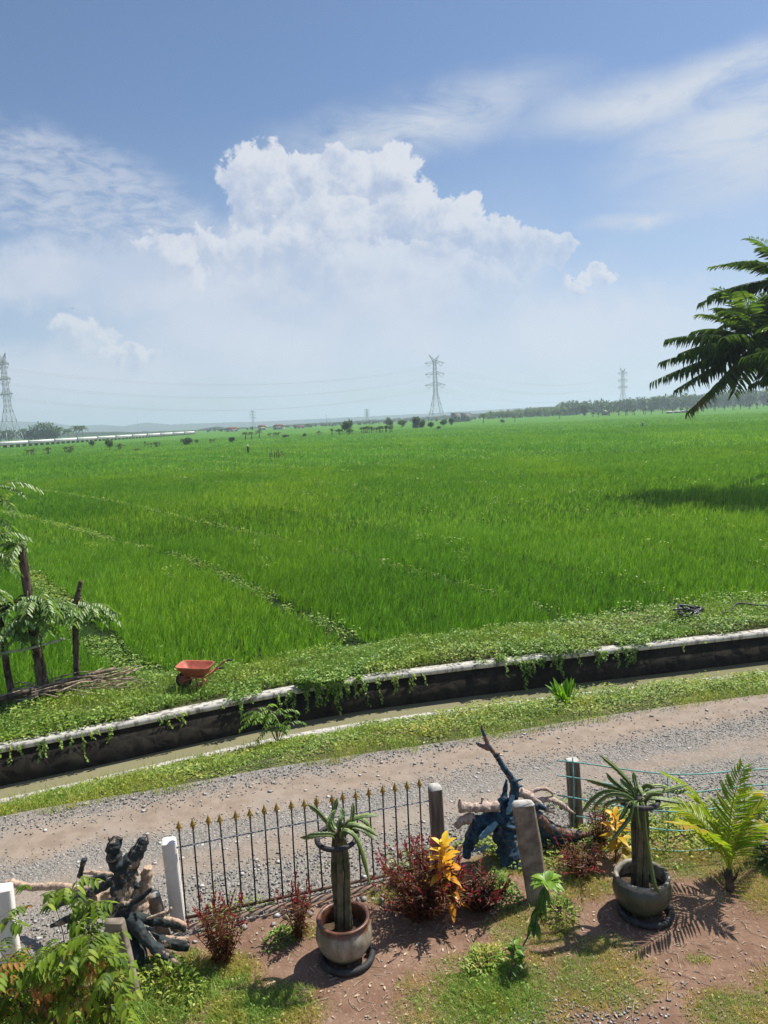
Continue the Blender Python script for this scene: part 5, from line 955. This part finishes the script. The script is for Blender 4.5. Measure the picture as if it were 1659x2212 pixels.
for k, (u, v, hp, n_, wp, lab) in enumerate([(64, 984, 15, 4, 20, 'banana clump nearest the left pylon'), (103, 982, 15, 2, 8, 'pair of bananas right of the left pylon'), (147, 978, 14, 4, 18, 'banana clump before the left half of the long white wall'), (262, 971, 14, 4, 14, 'banana clump beside the upright bushy tree'), (328, 968, 15, 7, 36, 'widest banana clump, before the middle of the long white wall'),
    (458, 958, 11, 3, 14, 'loose banana group left of the small round tree'), (690, 941, 13, 2, 8, 'pair of bananas left of the big round bush'), (728, 940, 16, 5, 24, 'banana clump under the left side of the big round bush'), (757, 939, 14, 4, 16, 'banana clump under the right side of the big round bush'), (790, 937, 18, 5, 26, 'tall banana clump right of the big round bush'), (820, 936, 16, 4, 14, 'banana clump fourth along the row from the big round bush'), (840, 935, 18, 4, 16, 'banana clump at the right end of the row'),
    (592, 946, 12, 4, 22, 'banana clump below the orange roofed house')]):
    p = far(u, v); banana_clump(lab, p, hpx(p, hp*1.25), n_+2, hpx(p, wp)/2, 100+k)
for k, (u, v, hp, lab) in enumerate([(530, 951, 18, 'dark palm in the clump below the red roofed houses'), (543, 950, 17, 'second dark palm in the clump below the red roofed houses'), (560, 949, 20, 'taller palm right of the clump below the red roofed houses'), (1044, 915, 21, 'leafy palm right of the grey block house'), (1112, 912, 14, 'bushy palm at the left end of the pale woods'), (1209, 906, 17, 'bushy palm before the pale woods'), (1300, 899, 15, 'palm beside the white gabled hut')]):
    p = far(u, v); far_palm(lab, p, hpx(p, hp*1.15), k+5)
# row of small bushes along the right field edge: nothing tells them apart
first = None
for k in range(20):
    u = 1278+k*19+U(-5, 5); p = far(u, 902-(u-1278)*.052+U(-1, 1)); s_ = U(.8, 1.25)
    if first is None: first = banana_clump('small banana plant in the row along the foot of the right woods', p, 5.2, 2, 1.0, 300, 'banana row before the right woods')
    else: dup(first, p, U(0, 6), s_)
# left grove
for k, (u, hp, kind) in enumerate([(-8, 28, 0), (10, 30, 0), (28, 26, 1), (44, 32, 1), (60, 30, 0), (76, 34, 0), (92, 38, 0), (104, 28, 0), (122, 32, 1), (140, 26, 1), (158, 34, 1), (172, 33, 1)]):
    p = far(u, 958-u*.045); p = p*A([1.02, 1.02, 0])+A([0, 8, 0]); lab = ['leftmost tree', 'tree behind the left pylon', 'first palm', 'second palm', 'round tree', 'broad tree', 'tallest tree', 'lower tree', 'lone palm', 'short palm', 'tall palm', 'rightmost palm'][k]+' of the left grove beyond the long white wall'
    (far_palm(lab, p, hpx(p, hp*1.05), k+40, 'trees of the left grove', 5.6) if kind else tree('grove_tree', lab, p, hpx(p, hp*1.12), hpx(p, hp*1.75), M['far'], k+60, .05, 640, None, 'trees of the left grove'))
# woods at the right, and the wooded ridge
def wood(name, label, n, ur, base, tops, Y0, Y1, m, seed, palms=0.25):
    r2 = np.random.default_rng(seed); mb = MB()
    for i in range(n):
        u = r2.uniform(*ur); Y = r2.uniform(Y0, Y1); v = np.interp(u, *tops); b = P(u, 900, Y); top = P(u, v+abs(r2.normal())*3.5, Y)[2]*(1-.15*(Y1-Y)/(Y1-Y0)*r2.random()); h = max(top, 4.)
        if r2.random() < palms:
            c_ = A([b[0], Y, h*.9]); l = 3.6
            for k in range(11): a = k*2.4; e = R(70-95*k/10.); hh = A([math.cos(a), math.sin(a), 0]); s_ = np.linspace(0, 1, 5); p = c_+np.outer(s_*l, hh*math.cos(e)+A([0, 0, math.sin(e)]))+np.outer(s_**2*l*.6, [0, 0, -1]); mb.ribbon(p, A([.3, .9, 1., .8, .1]), fold=-.3, r=r2.uniform(0, .8))
            mb.tube([(b[0], Y, 0), c_], .2, 5, caps=False)
        else: w = h*r2.uniform(.7, 1.1); mm = MB(); crown_mb(mm, w, h*.98, h*.02, 150, h*.17, int(r2.integers(1e6)), 7); V = np.concatenate(mm.v)+A([b[0], Y, 0]); mb.add(V, np.concatenate(mm.q), r=np.concatenate(mm.qr))
    tag(mb.build(name, m), label, 'woods', kind='stuff')
wood('woodland', 'hazy dark woods along the right horizon', 230, (1212, 1800), 900, ([1212, 1260, 1330, 1400, 1480, 1560, 1659, 1800], [865, 861, 859, 853, 847, 843, 836, 828]), 740, 940, M['far'], 5)
wood('pale_woodland', 'pale green woods left of the dark woods on the right horizon', 150, (1048, 1240), 905, ([1048, 1100, 1160, 1240], [887, 883, 878, 872]), 760, 900, M['far_pale'], 6, .06)
wood('village_trees', 'dark trees around the far village houses', 120, (440, 1060), 915, ([440, 472, 500, 560, 700, 900, 1060], [934, 926, 930, 929, 922, 909, 900]), 760, 1000, M['far'], 8, .15)
def ridge(name, Y, pts, m, depth, bump, n=900, seed=3, kind='structure'):
    r2 = np.random.default_rng(seed); u = np.linspace(pts[0][0], pts[-1][0], n); v = np.interp(u, [p[0] for p in pts], [p[1] for p in pts]); b = np.repeat(r2.random(n//3+1), 3)[:n]*.6+r2.random(n)*.4
    T = A([P(a, c_, Y) for a, c_ in zip(u, v)]); T[:, 2] += (b-.6)*bump*Y/F; F0 = T.copy(); F0[:, 1] -= depth; F0[:, 2] = .2; Mid = T.copy(); Mid[:, 1] -= depth*.45; Mid[:, 2] = T[:, 2]*.72+(r2.random(n)-.5)*bump*Y/F; B = T.copy(); B[:, 1] += depth; B[:, 2] = .2
    j = np.arange(n-1); mb = MB(); mb.add(np.concatenate([F0, Mid, T, B]), np.concatenate([np.stack([i*n+j, i*n+j+1, (i+1)*n+j+1, (i+1)*n+j], 1) for i in range(3)])); o = mb.build(name, m); tag(o, kind=kind); return o
ridge('wooded_ridge', 1350, [(-300, 937), (200, 934), (362, 932), (444, 928), (456, 923), (472, 921), (484, 926), (498, 923), (572, 923), (621, 918), (687, 913), (748, 910), (794, 907), (836, 905), (927, 900), (990, 895), (1051, 892), (1112, 886), (1165, 880), (1232, 876), (1450, 858), (1659, 842), (2000, 818)], M['hill'], 120, 3.2)
ridge('hills', 4300, [(-500, 922), (-150, 912), (0, 909), (67, 911), (110, 913), (160, 920), (215, 917), (273, 921), (313, 912), (367, 917), (433, 914), (500, 912), (553, 911), (700, 904), (900, 894), (1100, 883), (1400, 866), (1800, 846)], M['hill'], 600, 1.2, 500, 9)

# ---- long white walled viaduct
va, vb = P(-260, 975, 285), P(421, 941.5, 640); va[2] = 2.35; vb[2] = 1.9
vd = nz((vb-va)*A([1, 1, 0])); vl = np.linalg.norm((vb-va)[:2]); vt = thing('viaduct', 'long low white walled causeway on grey piers crossing the fields at the left', 'viaduct', (0, 0, 0))
sec = np.linspace(0, 1, 15)
for i in range(14):
    a, b = va+(vb-va)*sec[i]+vd*.35, va+(vb-va)*sec[i+1]-vd*.35; mb = MB(); mb.bar(a+A([0, 0, .45]), b+A([0, 0, .45]), .3, 1.15); mb.build('wall_panel', M['whitewall'], vt)
for i in range(15):
    a = va+(vb-va)*sec[i]; mb = MB(); mb.box(a+A([0, 0, .5]), (.8, .8, 1.9), math.atan2(vd[1], vd[0])); mb.build('pillar', M['pier'], vt)
mb = MB(); mb.bar(va+A([0, 2, -.55]), vb+A([0, 2, -.55]), 4.5, .5); mb.build('deck', M['pier'], vt)
for i in range(64):
    a = va+(vb-va)*(i+.5)/64; mb = MB(); mb.box((a[0], a[1]+.2, (a[2]-.75)/2-.2), (2.1, .7, a[2]-.75+.4), math.atan2(vd[1], vd[0])); mb.build('pier', M['pier'], vt)

# ---- far houses
def house(label, u, v, Y, w, d, h, rh, roofm, wallm, rz=.2, flat=False, name='house'):
    b = P(u, v, Y); t = thing(name, label, 'house', (b[0], Y, 0), rz); mb = MB(); mb.box((0, 0, h/2), (w, d, h)); mb.build('wall', wallm, t); mb = MB()
    if flat: mb.box((0, 0, h+.2), (w+.6, d+.6, .4))
    else: x, y = w/2+.6, d/2+.7; mb.add([[-x, -y, h-.1], [x, -y, h-.1], [x, y, h-.1], [-x, y, h-.1], [-x*.72, 0, h+rh], [x*.72, 0, h+rh]], [[0, 1, 5, 4], [2, 3, 4, 5], [3, 2, 1, 0]], [[1, 2, 5], [3, 0, 4]])
    mb.build('roof', roofm, t)
    for k in range(max(2, int(w/3.5))):
        mb = MB(); xx = -w/2+(k+.5)*w/max(2, int(w/3.5)); mb.box((xx, -d/2-.02, h*.5), (1.2, .1, 1.4)); mb.build('window', M['glass'], t)
    return t
house('house with long red tiled roof left of the dark palms', 502, 936, 760, 13, 7, 2.4, 2.4, M['roof'], M['plaster'], .1)
house('orange roofed house half hidden right of the taller palm', 566, 930, 760, 7, 6, 3.4, 2.2, M['roof'], M['plaster'], .3)
house('house with bright orange hipped roof above the banana clump', 603, 930, 720, 9, 7, 3.4, 2.0, M['roof'], M['plaster'], -.25)
house('low pair of orange roofs right of the hipped orange roof', 647, 930, 780, 11, 5, 1.8, 1.3, M['roof'], M['plaster'], .0)
house('grey flat roofed block house, left one of the pair', 985, 915, 620, 6.5, 6, 7.6, 0, M['greyblock'], M['greyblock'], .25, True, 'block_house')
house('grey flat roofed block house, right one of the pair', 1005, 915, 640, 7.5, 6, 7.2, 0, M['greyblock'], M['greyblock'], .25, True, 'block_house')
house('tiny hut with white gable among the right woods', 1307, 895, 600, 3.4, 3.4, 2.4, 2.2, M['greyblock'], M['pier'], .9, False, 'field_hut')
for k, u in enumerate((1446, 1463, 1478)): house(['leftmost', 'middle', 'rightmost'][k]+' of three low pale sheds at the foot of the right woods', u, 890, 520, 3.4, 3, 1.2, .6, M['plaster'], M['pier'], .1*k, False, 'field_hut')

# ---- pylons and lines
def pylon(name, label, u, Y, H_=60., rz=0., s=1., t=.34):
    b = P(u, 900, Y); o = thing(name, label, 'pylon', (b[0], Y, 0), rz, 'steel lattice pylons'); mb = MB()
    def hw(z): return np.interp(z, [0, .42*H_, .92*H_], [6.4*s, 1.75*s, 1.05*s])
    def cr(z): w = hw(z); return [A([w, w, z]), A([-w, w, z]), A([-w, -w, z]), A([w, -w, z])]
    zs = [0, .14, .26, .36, .42, .47, .53, .59, .65, .71, .77, .83, .88, .92]; zs = [z*H_ for z in zs]
    for za, zb in zip(zs[:-1], zs[1:]):
        ca, cb = cr(za), cr(zb)
        for k in range(4): mb.bar(ca[k], cb[k], t*(1 if za > .4*H_ else 1.25)); j = (k+1) % 4; mb.bar(ca[k], cb[j], t*.5); mb.bar(ca[j], cb[k], t*.5); mb.bar(cb[k], cb[j], t*.5)
    mb.build('tower', M['steel'], o)
    att = []
    for z, L in ((.555, 9.6), (.715, 9.2), (.875, 9.0)):
        L *= s; z *= H_
        for sg in (-1, 1):
            m2 = MB(); tip = A([sg*L, 0, z]); w = hw(z)
            for y in (-1, 1): m2.bar([sg*w, y*w, z], tip, t*1.2); m2.bar([sg*w, y*w, z+2.2*s], tip, t*1.0); m2.bar([sg*w*2.3, y*w*.6, z], [sg*w*1.7, y*w*.8, z+1.5*s], t*.4)
            m2.build('crossarm', M['steel'], o); m2 = MB(); m2.bar(tip*A([.93, 1, 1]), [sg*L*.62, 0, z-3.0*s], t*.9); m2.bar([sg*L*.30, 0, z], [sg*L*.62, 0, z-3.0*s], t*.9); m2.build('insulator', M['steel'], o); att.append(A([sg*L*.62, 0, z-3.0*s]))
    for sg in (-1, 1):
        m2 = MB(); z = .92*H_
        for y in (-1, 1): m2.bar([sg*hw(z), y*hw(z), z-1.5], [sg*5.2*s, 0, H_*1.0], t*1.1); m2.bar([sg*.1, y*hw(z), z], [sg*5.2*s, 0, H_*1.0], t*.9)
        m2.build('peak_arm', M['steel'], o)
    cs_, sn = math.cos(rz), math.sin(rz); return [A([b[0]+q[0]*cs_-q[1]*sn, Y+q[0]*sn+q[1]*cs_, q[2]]) for q in att]
aL = pylon('pylon', 'steel pylon cut close to the left edge', 19, 500, 60, R(-40), .95, .24); aC = pylon('pylon', 'steel pylon standing clear near the middle of the horizon', 943, 672, 60, R(12), 1., .25); aR = pylon('pylon', 'faint steel pylon above the right woods', 1346, 1035, 60, R(25), 1., .30)
pylon('pylon', 'very faint steel pylon behind the fronds of the large palm', 1560, 1500, 60, R(25), 1., .42); pylon('pylon', 'small distant pylon above the red roofed houses', 546, 1900, 44, R(15), .9, .5); pylon('pylon', 'tiny distant pylon left of the middle pylon', 793, 1900, 34, R(15), .8, .5)
def line(a, b, sag, r_, lab):
    t = np.linspace(0, 1, 26)[:, None]; p = a+(b-a)*t; p[:, 2] -= sag*4*t[:, 0]*(1-t[:, 0]); mb = MB(); mb.tube(p, r_, 5, caps=False); tag(mb.build('power_line', M['steel'], None, True), lab, 'power line', 'power lines')
lev = ['lowest', 'lowest', 'middle', 'middle', 'topmost', 'topmost']
for k in range(6):
    side = ('near' if k % 2 == 0 else 'far')
    line(aL[k], aC[k], 13, .038, f'{lev[k]} {side} side power line between the left and middle pylons'); line(aC[k], aR[k], 15, .045, f'{lev[k]} {side} side power line between the middle and faint right pylons')
for u, v, hp, lab, Y in ((297, 915, 15, 'thin hazy mast on the left hills', 3000), (393, 915, 9, 'short thin hazy mast right of the one on the left hills', 3000), (706, 912, 14, 'thin mast left of the big round bush', 1250), (927, 901, 11, 'thin mast on the ridge left of the middle pylon', 1250)):
    b = P(u, v, Y); mb = MB(); h = P(u, v-hp, Y)[2]+2; mb.tube([(b[0], Y, 0), (b[0], Y, h)], [.9*Y/3000+.15, .4*Y/3000+.1], 6); mb.bar((b[0]-1.2, Y, h*.9), (b[0]+1.2, Y, h*.9), .3); tag(mb.build('radio_mast', M['steel']), lab, 'mast')

# ---- people, stakes and a bird
def person(label, loc, rz, shirt, hat, bend):
    t = thing('person', label, 'person', loc, rz); hip = A([0, 0, .88]); ch = hip+A([.48*math.sin(bend), 0, .48*math.cos(bend)]); hd = ch+A([.26*math.sin(bend*.8), 0, .26*math.cos(bend*.8)]); mb = MB()
    mb.tube([hip-A([0, 0, .05]), hip+(ch-hip)*.4, ch], [.15, .14, .17], 10); mb.tube([ch, hd-A([0, 0, .04])], [.07, .06], 8); mb.tube([hd-A([0, 0, .11]), hd, hd+A([0, 0, .11])], [.07, .10, .06], 10)
    for s_ in (-1, 1): mb.tube(curve([hip+A([0, s_*.09, 0]), A([.05, s_*.10, .46]), A([0, s_*.11, .0])], 4), [.10, .095, .085, .075, .065, .06, .055, .05, .045], 8); mb.tube(curve([ch+A([0, s_*.19, -.02]), ch+A([.08, s_*.24, -.30]), ch+A([.26, s_*.16, -.52])], 4), [.06, .055, .05, .048, .045, .04, .036, .034, .04], 8)
    o = mb.build('body', simple('dark_field_clothes', shirt, tuple(x*.7 for x in shirt), 5, .9, .1), t, True); rm = o.modifiers.new('remesh', 'REMESH'); rm.mode = 'VOXEL'; rm.voxel_size = .02; rm.use_smooth_shade = True
    mb = MB(); mb.lathe([(.24, 0), (.13, .06), (.09, .14), (0, .15)], hd+A([0, 0, .06]), 14); mb.build('hat', simple('pale_straw_hat', hat, hat, 5, .9, .1), t)
p = G(536, 981); person('person in dark clothes and white hat standing in the rice at left', p, 1., (.03, .03, .035), (.75, .73, .68), .1)
p = G(1388, 924); person('person in a blue shirt bending over the rice at right', p, -1.9, (.10, .20, .42), (.6, .55, .42), .8)
p = G(593, 990); t = thing('stake_group', 'few dark stakes with a green weed tuft in the rice left of centre', 'stakes', p)
for k in range(5): mb = MB(); mb.tube([(k*.35-.7, U(-.2, .2), 0), (k*.35-.7+U(-.1, .1), 0, U(.9, 1.5))], [.09, .06], 6); mb.build('stake', M['bark'], t)
mb = MB(); n = 60; mb.leaves(A([1.1, 0, .7])+rng.normal(size=(n, 3))*A([.5, .3, .25]), rv(n), (0, 0, 1), .35, .14); mb.build('tuft', M['far_pale'], t)
b = P(157, 666, 110); t = thing('bird', 'tiny dark bird gliding in the sky at left', 'bird', b, .3); mb = MB(); s_ = np.linspace(-1, 1, 9); mb.tube(np.outer(s_*.22, [0, 1, 0]), .05*np.sqrt(np.clip(1-s_**2, .03, 1)), 8); mb.build('body', M['iron'], t, True)
for sg in (-1, 1): mb = MB(); mb.ribbon([(0, 0, .02), (sg*.25, .03, .10), (sg*.5, -.05, .03)], [.16, .15, .02], fold=.02); mb.build('wing', M['iron'], t)

# ---- haze: even air round the whole place
m, t = newmat('humid_air'); pv = nd(t, 'ShaderNodeVolumePrincipled', Density=HAZE_D, Anisotropy=.25); pv.inputs['Color'].default_value = (.72, .83, 1., 1); o_ = t.nodes.new('ShaderNodeOutputMaterial'); t.links.new(pv.outputs[0], o_.inputs['Volume'])
mb = MB(); mb.box((0, 4500, 59), (12400, 9300, 123)); tag(mb.build('haze', m), kind='stuff')
